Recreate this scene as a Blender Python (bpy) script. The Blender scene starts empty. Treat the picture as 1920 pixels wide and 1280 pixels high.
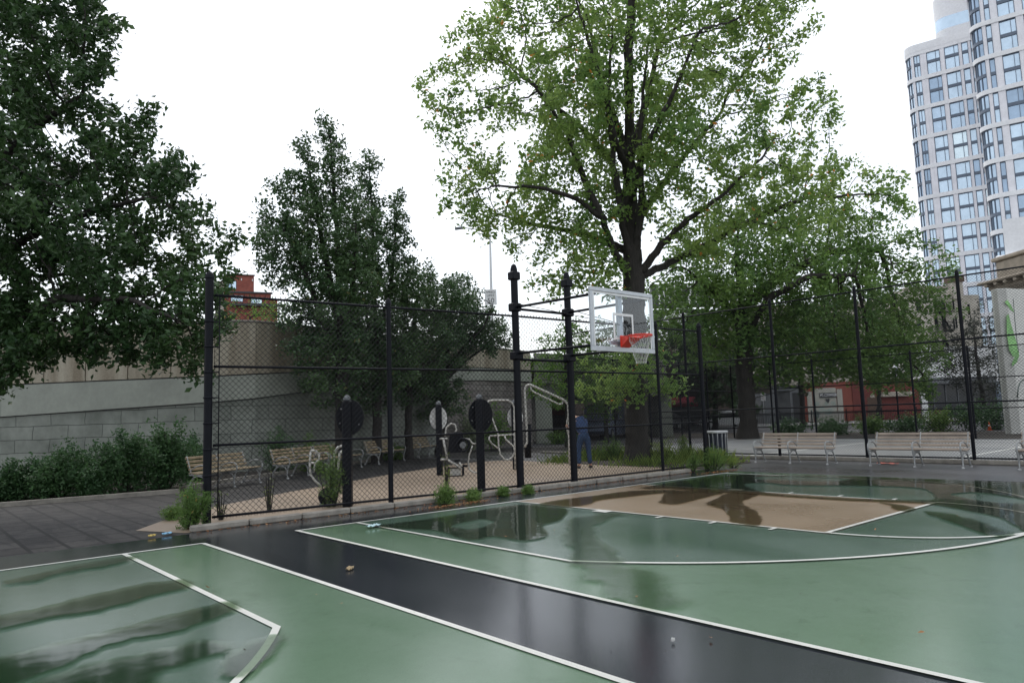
import bpy, math, random
import numpy as np
from mathutils import Vector, Matrix
from mathutils.geometry import tessellate_polygon
random.seed(7); rng = np.random.default_rng(7)
SC = bpy.context.scene; COL = SC.collection; R_ = math.radians

# ------------------------------------------------------------------ camera
FPX, PITCH, ROLL, YAW = 1351.5, 0.10364, -0.031835, -2.290333
CPOS = np.array([10.8107, 10.3074, 1.5828])
_F = np.array([math.cos(YAW)*math.cos(PITCH), math.sin(YAW)*math.cos(PITCH), math.sin(PITCH)])
_R = np.array([math.sin(YAW), -math.cos(YAW), 0.0]); _U = np.cross(_R, _F)
_R2 = math.cos(ROLL)*_R + math.sin(ROLL)*_U; _U2 = -math.sin(ROLL)*_R + math.cos(ROLL)*_U
cd = bpy.data.cameras.new('camera'); cam = bpy.data.objects.new('camera', cd); COL.objects.link(cam)
cd.sensor_width = 36; cd.lens = FPX/1920*36; cd.clip_start = .05; cd.clip_end = 2000
M = Matrix.Identity(4)
for i in range(3): M[i][0] = _R2[i]; M[i][1] = _U2[i]; M[i][2] = -_F[i]; M[i][3] = CPOS[i]
cam.matrix_world = M; SC.camera = cam

# ------------------------------------------------------------------ world, sun, exposure
SUN_EL, SUN_AZ = R_(58), R_(200)
w = bpy.data.worlds.new("World"); SC.world = w; w.use_nodes = True
nt = w.node_tree; nt.nodes.clear()
out = nt.nodes.new('ShaderNodeOutputWorld'); add = nt.nodes.new('ShaderNodeAddShader')
b1 = nt.nodes.new('ShaderNodeBackground'); b2 = nt.nodes.new('ShaderNodeBackground')
sky = nt.nodes.new('ShaderNodeTexSky'); sky.sky_type = 'NISHITA'; sky.sun_disc = False
sky.sun_elevation = SUN_EL; sky.sun_rotation = SUN_AZ; sky.air_density = 1; sky.dust_density = 3
nt.links.new(sky.outputs[0], b1.inputs[0]); b1.inputs[1].default_value = .05
# overcast cloud deck: nearly even white with faint soft mottling
tc = nt.nodes.new('ShaderNodeTexCoord'); nz = nt.nodes.new('ShaderNodeTexNoise'); nz.inputs['Scale'].default_value = 1.6
nz.inputs['Detail'].default_value = 3
cr = nt.nodes.new('ShaderNodeValToRGB'); cr.color_ramp.elements[0].position = .3; cr.color_ramp.elements[1].position = .75
cr.color_ramp.elements[0].color = (.80, .84, .88, 1); cr.color_ramp.elements[1].color = (1, 1, 1, 1)
nt.links.new(tc.outputs['Generated'], nz.inputs['Vector']); nt.links.new(nz.outputs[0], cr.inputs[0])
nt.links.new(cr.outputs[0], b2.inputs[0]); b2.inputs[1].default_value = .95
nt.links.new(b1.outputs[0], add.inputs[0]); nt.links.new(b2.outputs[0], add.inputs[1]); nt.links.new(add.outputs[0], out.inputs[0])
sl = bpy.data.lights.new('sun', 'SUN'); sl.energy = .6; sl.angle = R_(25); sl.color = (1, .97, .92)
so = bpy.data.objects.new('sun', sl); COL.objects.link(so)
sd = Vector((math.sin(SUN_AZ)*math.cos(SUN_EL), math.cos(SUN_AZ)*math.cos(SUN_EL), math.sin(SUN_EL)))
so.rotation_euler = sd.to_track_quat('Z', 'Y').to_euler()
SC.view_settings.view_transform = 'Standard'; SC.view_settings.look = 'None'
SC.view_settings.exposure = .3; SC.view_settings.gamma = 1
SC.render.engine = 'CYCLES'
SC.cycles.transparent_max_bounces = 16; SC.cycles.max_bounces = 8

# ------------------------------------------------------------------ surveying helpers: a measured pixel -> a point in the place
Fh = np.array([math.cos(YAW), math.sin(YAW), 0.0]); Rh = np.array([math.sin(YAW), -math.cos(YAW), 0.0])
ROTZ = math.atan2(Rh[1], Rh[0])
def ray(x, y): return _F*FPX + _R2*(x-960) + _U2*(640-y)
def G(x, y, z=0.0):
    d = ray(x, y); return Vector(CPOS + d*((z-CPOS[2])/d[2]))
def P(x, y, d):
    r = ray(x, y); return Vector(CPOS + r*(d/float(r@Fh)))
def VL(x, y, d):                                     # (right, away, up) seen from the camera's foot
    r = ray(x, y); r = r*(d/float(r@Fh)); return Vector((float(r@Rh), d, CPOS[2]+r[2]))
def V2W(u, v, z=0.0): return Vector((CPOS[0]+Rh[0]*u+Fh[0]*v, CPOS[1]+Rh[1]*u+Fh[1]*v, z))
def depth_of(pt): return float((np.array(pt)-CPOS)@Fh)

# ------------------------------------------------------------------ materials
MATS = {}
def newmat(name):
    m = bpy.data.materials.new(name); m.use_nodes = True; m.node_tree.nodes.clear(); MATS[name] = m
    return m, m.node_tree.nodes, m.node_tree.links
def mixc(N, L, fac, a, b):
    x = N.new('ShaderNodeMix'); x.data_type = 'RGBA'
    if isinstance(fac, (int, float)): x.inputs[0].default_value = fac
    else: L.new(fac, x.inputs[0])
    for s, v in ((6, a), (7, b)):
        if isinstance(v, (tuple, list)): x.inputs[s].default_value = (*v[:3], 1)
        else: L.new(v, x.inputs[s])
    return x.outputs[2]
def noise(N, L, co, scale, detail=4, rough=.55, lo=.35, hi=.65, dist=0, squash=None):
    if squash:
        mp = N.new('ShaderNodeMapping'); mp.inputs['Scale'].default_value = squash; L.new(co, mp.inputs['Vector']); co = mp.outputs[0]
    n = N.new('ShaderNodeTexNoise'); n.inputs['Scale'].default_value = scale; n.inputs['Detail'].default_value = detail
    n.inputs['Roughness'].default_value = rough; n.inputs['Distortion'].default_value = dist; L.new(co, n.inputs['Vector'])
    r = N.new('ShaderNodeMapRange'); r.inputs[1].default_value = lo; r.inputs[2].default_value = hi; L.new(n.outputs[0], r.inputs[0])
    return r.outputs[0]
def objco(N, world=False):
    if world: return N.new('ShaderNodeNewGeometry').outputs['Position']
    return N.new('ShaderNodeTexCoord').outputs['Object']
def bump(N, L, h, strength, dist, prev=None):
    b = N.new('ShaderNodeBump'); b.inputs['Strength'].default_value = strength; b.inputs['Distance'].default_value = dist
    L.new(h, b.inputs['Height'])
    if prev: L.new(prev, b.inputs['Normal'])
    return b.outputs[0]
def pmat(name, col, rough=.6, metal=0, var=.25, scale=3, col2=None, bumps=.1, bscale=40, world=True, spec=.5, squash=None):
    m, N, L = newmat(name); co = objco(N, world); o = N.new('ShaderNodeOutputMaterial'); p = N.new('ShaderNodeBsdfPrincipled')
    c2 = col2 or tuple(c*(1-var) for c in col)
    f = noise(N, L, co, scale, 5, squash=squash); c = mixc(N, L, f, c2, col)
    f2 = noise(N, L, co, scale*9, 4); c = mixc(N, L, .18, c, mixc(N, L, f2, tuple(x*.7 for x in c2), tuple(min(1, x*1.15) for x in col)))
    L.new(c, p.inputs['Base Color']); p.inputs['Metallic'].default_value = metal; p.inputs['Specular IOR Level'].default_value = spec
    rr = N.new('ShaderNodeMapRange'); rr.inputs[3].default_value = max(.03, rough-.1); rr.inputs[4].default_value = min(1, rough+.1)
    L.new(f2, rr.inputs[0]); L.new(rr.outputs[0], p.inputs['Roughness'])
    if bumps: L.new(bump(N, L, noise(N, L, co, bscale, 3, lo=0, hi=1), bumps, .02), p.inputs['Normal'])
    L.new(p.outputs[0], o.inputs[0]); return m
def wetpaint(name, col, dark, r0=.22, r1=.5, fine=240, spec=.5, grit=.22):
    """paint or asphalt after rain: damp patches change colour a little and gloss a lot"""
    m, N, L = newmat(name); co = objco(N, True); o = N.new('ShaderNodeOutputMaterial'); p = N.new('ShaderNodeBsdfPrincipled')
    damp = noise(N, L, co, .35, 4, .5, .40, .62, .6, squash=(1.0, .45, 1))
    c = mixc(N, L, damp, col, dark)
    sp = noise(N, L, co, 9, 6, .7, .3, .75); c = mixc(N, L, .25, c, mixc(N, L, sp, tuple(x*.75 for x in col), tuple(x*1.12 for x in col)))
    dirt = noise(N, L, co, 2.2, 8, .75, .56, .78, .4); c = mixc(N, L, dirt, c, mixc(N, L, .45, c, tuple(x*.45 for x in dark)))
    gr = noise(N, L, co, fine*.45, 3, .7, .25, .75); c = mixc(N, L, .22, c, mixc(N, L, gr, tuple(x*.5 for x in col), tuple(x*1.5 for x in col)))
    L.new(c, p.inputs['Base Color']); p.inputs['Specular IOR Level'].default_value = spec
    rr = N.new('ShaderNodeMapRange'); rr.inputs[3].default_value = r1; rr.inputs[4].default_value = r0; L.new(damp, rr.inputs[0])
    L.new(rr.outputs[0], p.inputs['Roughness'])
    L.new(bump(N, L, gr, grit, .003), p.inputs['Normal'])
    L.new(p.outputs[0], o.inputs[0]); return m
def leafmat(name, ca, cb, cc=None, trans=.35, rough=.5):
    m, N, L = newmat(name); co = objco(N, True); o = N.new('ShaderNodeOutputMaterial')
    g = N.new('ShaderNodeNewGeometry'); f = noise(N, L, co, .55, 3, .6, .35, .65)
    c = mixc(N, L, f, ca, cb); rnd = g.outputs['Random Per Island']
    c = mixc(N, L, .35, c, mixc(N, L, rnd, tuple(x*.55 for x in ca), tuple(x*1.35 for x in cb)))
    if cc:
        t = N.new('ShaderNodeMath'); t.operation = 'GREATER_THAN'; t.inputs[1].default_value = .995; L.new(rnd, t.inputs[0]); c = mixc(N, L, t.outputs[0], c, cc)
    p = N.new('ShaderNodeBsdfPrincipled'); p.inputs['Roughness'].default_value = rough; L.new(c, p.inputs['Base Color']); p.inputs['Specular IOR Level'].default_value = .4
    tr = N.new('ShaderNodeBsdfTranslucent'); hs = N.new('ShaderNodeHueSaturation'); hs.inputs['Value'].default_value = 1.5; hs.inputs['Hue'].default_value = .485
    L.new(c, hs.inputs['Color']); L.new(hs.outputs[0], tr.inputs[0])
    mx = N.new('ShaderNodeMixShader'); mx.inputs[0].default_value = trans; L.new(p.outputs[0], mx.inputs[1]); L.new(tr.outputs[0], mx.inputs[2]); L.new(mx.outputs[0], o.inputs[0]); return m
def barkmat(name, a, b):
    m, N, L = newmat(name); co = objco(N, True); o = N.new('ShaderNodeOutputMaterial'); p = N.new('ShaderNodeBsdfPrincipled')
    f = noise(N, L, co, 14, 6, .65, .3, .7, squash=(1, 1, .18)); L.new(mixc(N, L, f, a, b), p.inputs['Base Color']); p.inputs['Roughness'].default_value = .85
    L.new(bump(N, L, f, .8, .04), p.inputs['Normal']); L.new(p.outputs[0], o.inputs[0]); return m
def brickmat(name, c1, c2, mortar, sx, sy, msize=.015, rough=.8, off=.5, bumpd=.01, stain=.25, flat=False, rot=0):
    """rows of blocks; flat=True lays them on the ground, otherwise across a wall (object x and z)"""
    m, N, L = newmat(name); o = N.new('ShaderNodeOutputMaterial'); p = N.new('ShaderNodeBsdfPrincipled')
    co = objco(N, flat); sep = N.new('ShaderNodeSeparateXYZ'); L.new(co, sep.inputs[0]); cb = N.new('ShaderNodeCombineXYZ')
    if flat: L.new(sep.outputs[1], cb.inputs[0]); L.new(sep.outputs[0], cb.inputs[1])
    else: L.new(sep.outputs[0], cb.inputs[0]); L.new(sep.outputs[2], cb.inputs[1])
    if 'stone' in name:
        nv = N.new('ShaderNodeTexNoise'); nv.inputs['Scale'].default_value = .9; nv.inputs['Detail'].default_value = 5; L.new(co, nv.inputs['Vector']); vm = N.new('ShaderNodeVectorMath'); vm.operation = 'MULTIPLY_ADD'; vm.inputs[1].default_value = (.25, .14, 0); L.new(nv.outputs['Color'], vm.inputs[0]); L.new(cb.outputs[0], vm.inputs[2]); cbo = vm.outputs[0]
    else: cbo = cb.outputs[0]
    b = N.new('ShaderNodeTexBrick'); b.offset = off; b.inputs['Scale'].default_value = 1; b.inputs['Brick Width'].default_value = sx; b.inputs['Row Height'].default_value = sy
    b.inputs['Mortar Size'].default_value = msize; b.inputs['Mortar Smooth'].default_value = .2
    b.inputs['Color1'].default_value = (*c1, 1); b.inputs['Color2'].default_value = (*c2, 1); b.inputs['Mortar'].default_value = (*mortar, 1)
    L.new(cbo, b.inputs['Vector'])
    f = noise(N, L, objco(N, True), 1.2, 6, .65, .3, .7); c = mixc(N, L, f, tuple(x*(1-stain) for x in c1), (1, 1, 1))
    mx = N.new('ShaderNodeMix'); mx.data_type = 'RGBA'; mx.blend_type = 'MULTIPLY'; mx.inputs[0].default_value = stain*1.6; L.new(b.outputs[0], mx.inputs[6]); L.new(c, mx.inputs[7])
    L.new(mx.outputs[2], p.inputs['Base Color']); p.inputs['Roughness'].default_value = rough
    if flat:
        st = noise(N, L, objco(N, True), 2.6, 4, .6, .48, .56, 1.2, squash=(1, .35, 1)); ms = N.new('ShaderNodeMix'); ms.data_type = 'RGBA'; ms.blend_type = 'MULTIPLY'; L.new(st, ms.inputs[0])
        L.new(mx.outputs[2], ms.inputs[6]); ms.inputs[7].default_value = (.45, .46, .5, 1); L.new(ms.outputs[2], p.inputs['Base Color']); p.inputs['Specular IOR Level'].default_value = .3
    iv = N.new('ShaderNodeMath'); iv.operation = 'SUBTRACT'; iv.inputs[0].default_value = 1; L.new(b.outputs['Fac'], iv.inputs[1])
    L.new(bump(N, L, noise(N, L, objco(N, True), 30, 4), .2, .01, bump(N, L, iv.outputs[0], .6, bumpd)), p.inputs['Normal']); L.new(p.outputs[0], o.inputs[0]); return m

M_asph = wetpaint('black_asphalt', (.022, .026, .032), (.013, .015, .019), .06, .19, 300, spec=.5, grit=.06)
M_path = wetpaint('grey_asphalt', (.085, .083, .085), (.045, .044, .046), .25, .5, 160)
M_green = wetpaint('green_court_paint', (.128, .196, .136), (.092, .164, .094), .07, .22, spec=.6, grit=.08)
M_green2 = wetpaint('grey_green_court_paint', (.094, .142, .114), (.062, .110, .076), .08, .24, spec=.65, grit=.09)
M_lane = wetpaint('tan_court_paint', (.26, .19, .125), (.20, .14, .085), .18, .38, spec=.5)
M_line = wetpaint('white_line_paint', (.62, .62, .58), (.5, .51, .47), .3, .5)
m_ = M_line; N_ = m_.node_tree.nodes; L_ = m_.node_tree.links; p_ = [n for n in N_ if n.type == 'BSDF_PRINCIPLED'][0]; src = p_.inputs['Base Color'].links[0].from_socket
wr_ = noise(N_, L_, objco(N_, True), 11, 7, .75, .60, .72); L_.new(mixc(N_, L_, wr_, src, (.24, .28, .23)), p_.inputs['Base Color'])
M_rub = wetpaint('tan_rubber_surface', (.31, .24, .175), (.23, .175, .13), .5, .75, 90, .3)
M_farconc = wetpaint('pale_grey_concrete', (.24, .245, .24), (.18, .185, .185), .4, .65, 60)
M_street = wetpaint('street_asphalt', (.07, .07, .075), (.05, .05, .055), .4, .6, 60)
M_soil = pmat('dark_soil', (.035, .028, .02), .95, bumps=.6, bscale=12)
M_pave = brickmat('hexagonal_asphalt_paver', (.032, .030, .029), (.056, .053, .050), (.003, .003, .003), .62, .44, .030, .7, .5, .006, .3, True)
M_kerb = pmat('weathered_concrete', (.29, .27, .235), .85, var=.4, scale=5, bumps=.35, bscale=60)
M_black = pmat('black_vinyl_coating', (.006, .007, .011), .45, spec=.14, var=.3, scale=6, bumps=.05)
M_wire = pmat('black_wire', (.008, .009, .012), .45, bumps=0, spec=.2)
M_galv = pmat('galvanised_steel', (.55, .56, .57), .38, .75, var=.2, scale=20, bumps=.05)
M_silver = pmat('silver_painted_frame', (.50, .53, .56), .4, .35, var=.15, scale=6, bumps=.03)
M_whiteframe = pmat('white_enamel_tube', (.55, .54, .50), .45, .2, var=.4, scale=9, bumps=.05)
M_red = pmat('orange_red_rim_paint', (.75, .05, .03), .4, var=.2, scale=8, bumps=.03)
M_net = pmat('white_net_cord', (.6, .6, .58), .8, bumps=0)
M_plate = pmat('grey_mounting_plate', (.16, .17, .18), .55, .2, var=.25, scale=5)
M_slat = pmat('weathered_bench_slat', (.40, .33, .27), .65, var=.3, scale=4, bumps=.3, bscale=50)
M_slat2 = pmat('ochre_bench_slat', (.37, .29, .185), .65, var=.35, scale=4, bumps=.3, bscale=50)
M_iron = pmat('grey_cast_iron', (.36, .37, .37), .5, .3, var=.3, scale=12)
M_disc = pmat('white_sign_face', (.62, .62, .60), .5, var=.15, scale=6)
M_denim = pmat('blue_denim', (.026, .055, .12), .9, var=.35, scale=9, bumps=.4, bscale=160)
M_shirt = pmat('blue_work_shirt', (.035, .065, .15), .9, var=.3, scale=8, bumps=.3, bscale=90)
M_ltblue = pmat('light_blue_cuff', (.12, .28, .60), .8, var=.2)
M_skin = pmat('skin', (.42, .24, .17), .6, var=.15, bumps=.1)
M_hair = pmat('grey_hair', (.10, .09, .08), .8, var=.4, scale=40)
M_shoe = pmat('dark_shoe', (.03, .028, .03), .6)
M_white = pmat('white_paint', (.74, .75, .75), .55, var=.12)
M_blackmatte = pmat('dark_storefront', (.02, .022, .026), .35, var=.3)
M_tandark = barkmat('bark_dark', (.014, .012, .010), (.040, .035, .030))
M_bark2 = barkmat('bark_pear', (.012, .011, .010), (.034, .030, .027))
L_plane = leafmat('leaves_plane_tree', (.085, .185, .048), (.215, .310, .085), (.55, .25, .05), .52)
L_plane2 = leafmat('leaves_deep_green', (.050, .125, .032), (.135, .225, .055), None, .35)  # deeper green foliage of the second big tree, smaller trees and shrubs
L_oak = leafmat('leaves_oak', (.022, .058, .022), (.058, .112, .036), None, .28, .38)
L_pear = leafmat('leaves_pear', (.028, .076, .030), (.085, .150, .058), (.25, .25, .10), .22, .35)
L_dark = leafmat('leaves_dark_street_tree', (.022, .052, .024), (.052, .092, .036), None, .2)
L_light = leafmat('leaves_bright_green', (.055, .14, .025), (.13, .24, .045), None, .4)
L_weed = leafmat('leaves_weed', (.055, .125, .028), (.13, .22, .055), (.30, .22, .06), .35)
L_hedge = leafmat('leaves_hedge', (.024, .072, .030), (.070, .145, .052), None, .25)
L_red = leafmat('leaves_fallen', (.20, .06, .02), (.32, .16, .05), None, .2)
L_grass = leafmat('leaves_grass', (.07, .14, .028), (.20, .26, .06), (.35, .25, .08), .35)

def glassmat(name, tint, rough=.03, mirror=None):
    m, N, L = newmat(name); o = N.new('ShaderNodeOutputMaterial')
    t = N.new('ShaderNodeBsdfTransparent'); t.inputs[0].default_value = (*tint, 1); g = N.new('ShaderNodeBsdfGlossy'); g.inputs['Roughness'].default_value = rough
    f = N.new('ShaderNodeFresnel') if mirror is None else N.new('ShaderNodeValue')
    if mirror is None: f.inputs[0].default_value = 1.36
    else: f.outputs[0].default_value = mirror
    nrm = noise(N, L, objco(N, True), 1.4, 3); bb = bump(N, L, nrm, .03, .05); L.new(bb, g.inputs['Normal'])
    mx = N.new('ShaderNodeMixShader'); L.new(f.outputs[0], mx.inputs[0]); L.new(t.outputs[0], mx.inputs[1]); L.new(g.outputs[0], mx.inputs[2]); L.new(mx.outputs[0], o.inputs[0]); return m
def watermat(name, tint, rough):
    m, N, L = newmat(name); o = N.new('ShaderNodeOutputMaterial'); co = objco(N, True)
    at = N.new('ShaderNodeAttribute'); at.attribute_name = 'wet'; br = noise(N, L, co, 7, 5, .65, .25, .75)
    ad = N.new('ShaderNodeMath'); ad.operation = 'MULTIPLY_ADD'; ad.inputs[1].default_value = 2.0; L.new(at.outputs['Fac'], ad.inputs[0])
    sb = N.new('ShaderNodeMath'); sb.operation = 'SUBTRACT'; sb.inputs[0].default_value = 0; L.new(br, sb.inputs[1]); L.new(sb.outputs[0], ad.inputs[2])
    cl = N.new('ShaderNodeClamp'); L.new(ad.outputs[0], cl.inputs[0]); w_ = cl.outputs[0]
    t = N.new('ShaderNodeBsdfTransparent'); L.new(mixc(N, L, w_, (1, 1, 1), tint), t.inputs[0]); g = N.new('ShaderNodeBsdfGlossy'); g.inputs['Roughness'].default_value = rough
    f = N.new('ShaderNodeFresnel'); f.inputs[0].default_value = 1.34; mu = N.new('ShaderNodeMath'); mu.operation = 'MULTIPLY'; L.new(f.outputs[0], mu.inputs[0]); L.new(w_, mu.inputs[1])
    L.new(bump(N, L, noise(N, L, co, 1.4, 3), .03, .05), g.inputs['Normal'])
    mx = N.new('ShaderNodeMixShader'); L.new(mu.outputs[0], mx.inputs[0]); L.new(t.outputs[0], mx.inputs[1]); L.new(g.outputs[0], mx.inputs[2]); L.new(mx.outputs[0], o.inputs[0]); return m
M_water = watermat('rain_water', (.72, .72, .66), .05); M_water3 = watermat('faint_damp_reflection_film', (.80, .87, .78), .16); M_water2 = watermat('thin_water_film', (.50, .62, .48), .10)  # film tints also stand in for dark tree reflections on the wet paint
M_glass = glassmat('clear_backboard_glass', (.90, .93, .95), .02, .07)
M_tglass = pmat('tower_glass', (.55, .68, .80), .08, .6, var=.18, scale=.12, bumps=0)
m_ = M_tglass; N_ = m_.node_tree.nodes; L_ = m_.node_tree.links; p_ = [n for n in N_ if n.type == 'BSDF_PRINCIPLED'][0]; src = p_.inputs['Base Color'].links[0].from_socket
oi = N_.new('ShaderNodeObjectInfo'); r_ = N_.new('ShaderNodeValToRGB'); r_.color_ramp.interpolation = 'CONSTANT'; r_.color_ramp.elements[0].color = (.62, .66, .72, 1); r_.color_ramp.elements[1].position = .3; r_.color_ramp.elements[1].color = (1, 1, 1, 1)
e2 = r_.color_ramp.elements.new(.75); e2.color = (.82, .84, .87, 1); e3 = r_.color_ramp.elements.new(.93); e3.color = (1.25, 1.2, 1.1, 1)
L_.new(oi.outputs['Random'], r_.inputs[0]); mm = N_.new('ShaderNodeMix'); mm.data_type = 'RGBA'; mm.blend_type = 'MULTIPLY'; mm.inputs[0].default_value = 1; L_.new(src, mm.inputs[6]); L_.new(r_.outputs[0], mm.inputs[7]); L_.new(mm.outputs[2], p_.inputs['Base Color'])
M_tframe = pmat('tower_dark_frame', (.12, .155, .21), .5, var=.2, scale=.5, bumps=0)
M_twhite = pmat('tower_white_panel', (.80, .81, .83), .6, var=.10, scale=.3, bumps=0)
M_tpanel = pmat('tower_pink_white_pier', (.82, .82, .86), .6, var=.12, scale=.6, bumps=0)
M_dglass = pmat('dark_window_glass', (.03, .035, .04), .12, .1, var=.4, scale=.8, bumps=0)

# ------------------------------------------------------------------ mesh building
class MB:
    def __init__(s): s.v = []; s.f = []; s.sm = []
    def add(s, vs, fs, smooth=False):
        o = len(s.v); s.v += [tuple(v) for v in vs]; s.f += [tuple(i+o for i in f) for f in fs]; s.sm += [smooth]*len(fs); return s
    def box(s, x0, x1, y0, y1, z0, z1):
        s.add([(x0, y0, z0), (x1, y0, z0), (x1, y1, z0), (x0, y1, z0), (x0, y0, z1), (x1, y0, z1), (x1, y1, z1), (x0, y1, z1)],
              [(3, 2, 1, 0), (4, 5, 6, 7), (0, 1, 5, 4), (1, 2, 6, 5), (2, 3, 7, 6), (3, 0, 4, 7)]); return s
    def bbox(s, x0, x1, y0, y1, z0, z1, b=.01):
        """box with chamfered vertical and top edges"""
        b = min(b, (x1-x0)*.45, (y1-y0)*.45, (z1-z0)*.45)
        def ring(i, z): return [(x0+i+b, y0+i, z), (x1-i-b, y0+i, z), (x1-i, y0+i+b, z), (x1-i, y1-i-b, z), (x1-i-b, y1-i, z), (x0+i+b, y1-i, z), (x0+i, y1-i-b, z), (x0+i, y0+i+b, z)]
        vs = ring(b, z0)+ring(0, z0+b)+ring(0, z1-b)+ring(b, z1); fs = [tuple(range(7, -1, -1)), tuple(range(24, 32))]
        for k in range(3):
            for i in range(8): j = (i+1) % 8; fs.append((k*8+i, k*8+j, k*8+8+j, k*8+8+i))
        return s.add(vs, fs)
    def beam(s, a, b, wx, wz, up=(0, 0, 1)):
        a = Vector(a); b = Vector(b); d = (b-a).normalized(); u = Vector(up); x = d.cross(u)
        if x.length < 1e-4: x = d.cross(Vector((1, 0, 0)))
        x.normalize(); u = x.cross(d); vs = []
        for p in (a, b):
            for i, j in ((-1, -1), (1, -1), (1, 1), (-1, 1)): vs.append(p+x*(wx/2*i)+u*(wz/2*j))
        return s.add(vs, [(0, 1, 2, 3), (7, 6, 5, 4), (0, 4, 5, 1), (1, 5, 6, 2), (2, 6, 7, 3), (3, 7, 4, 0)])
    def tube(s, pts, r, n=8, closed=False, smooth=True, caps=True):
        pts = [Vector(p) for p in pts]; m = len(pts); rs = r if isinstance(r, (list, tuple)) else [r]*m
        vs = []; prev = None
        for i, p in enumerate(pts):
            a = pts[(i-1) % m] if (closed or i > 0) else p; b = pts[(i+1) % m] if (closed or i < m-1) else p
            t = (b-a).normalized()
            if prev is None:
                x = t.cross(Vector((0, 0, 1)));
                if x.length < .1: x = t.cross(Vector((1, 0, 0)))
            else: x = prev - t*prev.dot(t)
            x.normalize(); prev = x; y = t.cross(x)
            for k in range(n): an = 2*math.pi*k/n; vs.append(p+(x*math.cos(an)+y*math.sin(an))*rs[i])
        fs = []
        for i in range(m if closed else m-1):
            j = (i+1) % m
            for k in range(n): l = (k+1) % n; fs.append((i*n+k, i*n+l, j*n+l, j*n+k))
        if caps and not closed: fs.append(tuple(range(n-1, -1, -1))); fs.append(tuple((m-1)*n+k for k in range(n)))
        return s.add(vs, fs, smooth)
    def lathe(s, c, prof, n=16, smooth=True, axis=None):
        """prof: list of (r, h) about c going up z, or along axis"""
        c = Vector(c); q = Vector(axis).to_track_quat('Z', 'Y') if axis else None; vs = []
        groups = [[prof[0]]]
        for i in range(1, len(prof)):
            groups[-1].append(prof[i])
            if i < len(prof)-1:
                a1 = math.atan2(prof[i][1]-prof[i-1][1], prof[i][0]-prof[i-1][0]); a2 = math.atan2(prof[i+1][1]-prof[i][1], prof[i+1][0]-prof[i][0])
                if abs((a2-a1+math.pi) % (2*math.pi)-math.pi) > .5: groups.append([prof[i]])
        if len(groups) > 1:
            for gi, g_ in enumerate(groups):
                vs = []
                for r, h in g_:
                    for k in range(n):
                        v = Vector((r*math.cos(2*math.pi*k/n), r*math.sin(2*math.pi*k/n), h)); vs.append(c+(q @ v if q else v))
                fs = [(i*n+k, i*n+(k+1) % n, (i+1)*n+(k+1) % n, (i+1)*n+k) for i in range(len(g_)-1) for k in range(n)]
                s.add(vs, fs, smooth); m_ = len(g_)-1
                if gi == 0: s.add([vs[k] for k in range(n)], [tuple(range(n-1, -1, -1))])
                if gi == len(groups)-1: s.add([vs[m_*n+k] for k in range(n)], [tuple(range(n))])
            return s
        for r, h in prof:
            for k in range(n):
                v = Vector((r*math.cos(2*math.pi*k/n), r*math.sin(2*math.pi*k/n), h)); vs.append(c+(q @ v if q else v))
        fs = []
        for i in range(len(prof)-1):
            for k in range(n): l = (k+1) % n; fs.append((i*n+k, i*n+l, (i+1)*n+l, (i+1)*n+k))
        fs.append(tuple(range(n-1, -1, -1))); fs.append(tuple((len(prof)-1)*n+k for k in range(n)))
        return s.add(vs, fs, smooth)
    def poly(s, loops, z):
        """flat sheet with holes; loops are lists of (x, y)"""
        L3 = [[Vector((p[0], p[1], 0)) for p in l] for l in loops]; flat = [p for l in L3 for p in l]
        vs = [(p.x, p.y, z) for p in flat]; fs = []
        for t in tessellate_polygon(L3):
            a, b, c = (flat[i] for i in t); fs.append(t if (b-a).cross(c-a).z > 0 else t[::-1])
        return s.add(vs, fs)
    def prism(s, poly, z0, z1):
        n = len(poly); A = sum(poly[i][0]*poly[(i+1) % n][1]-poly[(i+1) % n][0]*poly[i][1] for i in range(n))
        if A < 0: poly = poly[::-1]
        vs = [(p[0], p[1], z0) for p in poly]+[(p[0], p[1], z1) for p in poly]
        fs = [(i, (i+1) % n, n+(i+1) % n, n+i) for i in range(n)]
        s.add(vs, fs); o = len(s.v)-2*n
        for t in tessellate_polygon([[Vector((p[0], p[1], 0)) for p in poly]]):
            a, b, c = (Vector((*poly[i], 0)) for i in t)
            if (b-a).cross(c-a).z < 0: t = t[::-1]
            s.f.append(tuple(o+n+i for i in t)); s.f.append(tuple(o+i for i in t[::-1])); s.sm += [False, False]
        return s
    def build(s, name, mat, parent=None, loc=None):
        me = bpy.data.meshes.new(name); me.from_pydata(s.v, [], s.f); me.polygons.foreach_set('use_smooth', s.sm); me.update()
        me.materials.append(mat); o = bpy.data.objects.new(name, me); COL.objects.link(o)
        if parent: o.parent = parent
        if loc: o.location = loc
        return o
def npmesh(name, V, Fq, mat, parent=None, smooth=False):
    me = bpy.data.meshes.new(name); k = Fq.shape[1]; me.vertices.add(len(V)); me.vertices.foreach_set('co', V.astype(np.float32).ravel())
    me.loops.add(Fq.size); me.loops.foreach_set('vertex_index', Fq.astype(np.int32).ravel()); me.polygons.add(len(Fq))
    me.polygons.foreach_set('loop_start', np.arange(0, Fq.size, k, dtype=np.int32)); me.polygons.foreach_set('use_smooth', np.full(len(Fq), smooth))
    me.update(calc_edges=True); me.materials.append(mat); o = bpy.data.objects.new(name, me); COL.objects.link(o)
    if parent: o.parent = parent
    return o
def tag(o, label=None, cat=None, group=None, kind=None):
    if label: o['label'] = label
    if cat: o['category'] = cat
    if group: o['group'] = group
    if kind: o['kind'] = kind
    return o
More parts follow.
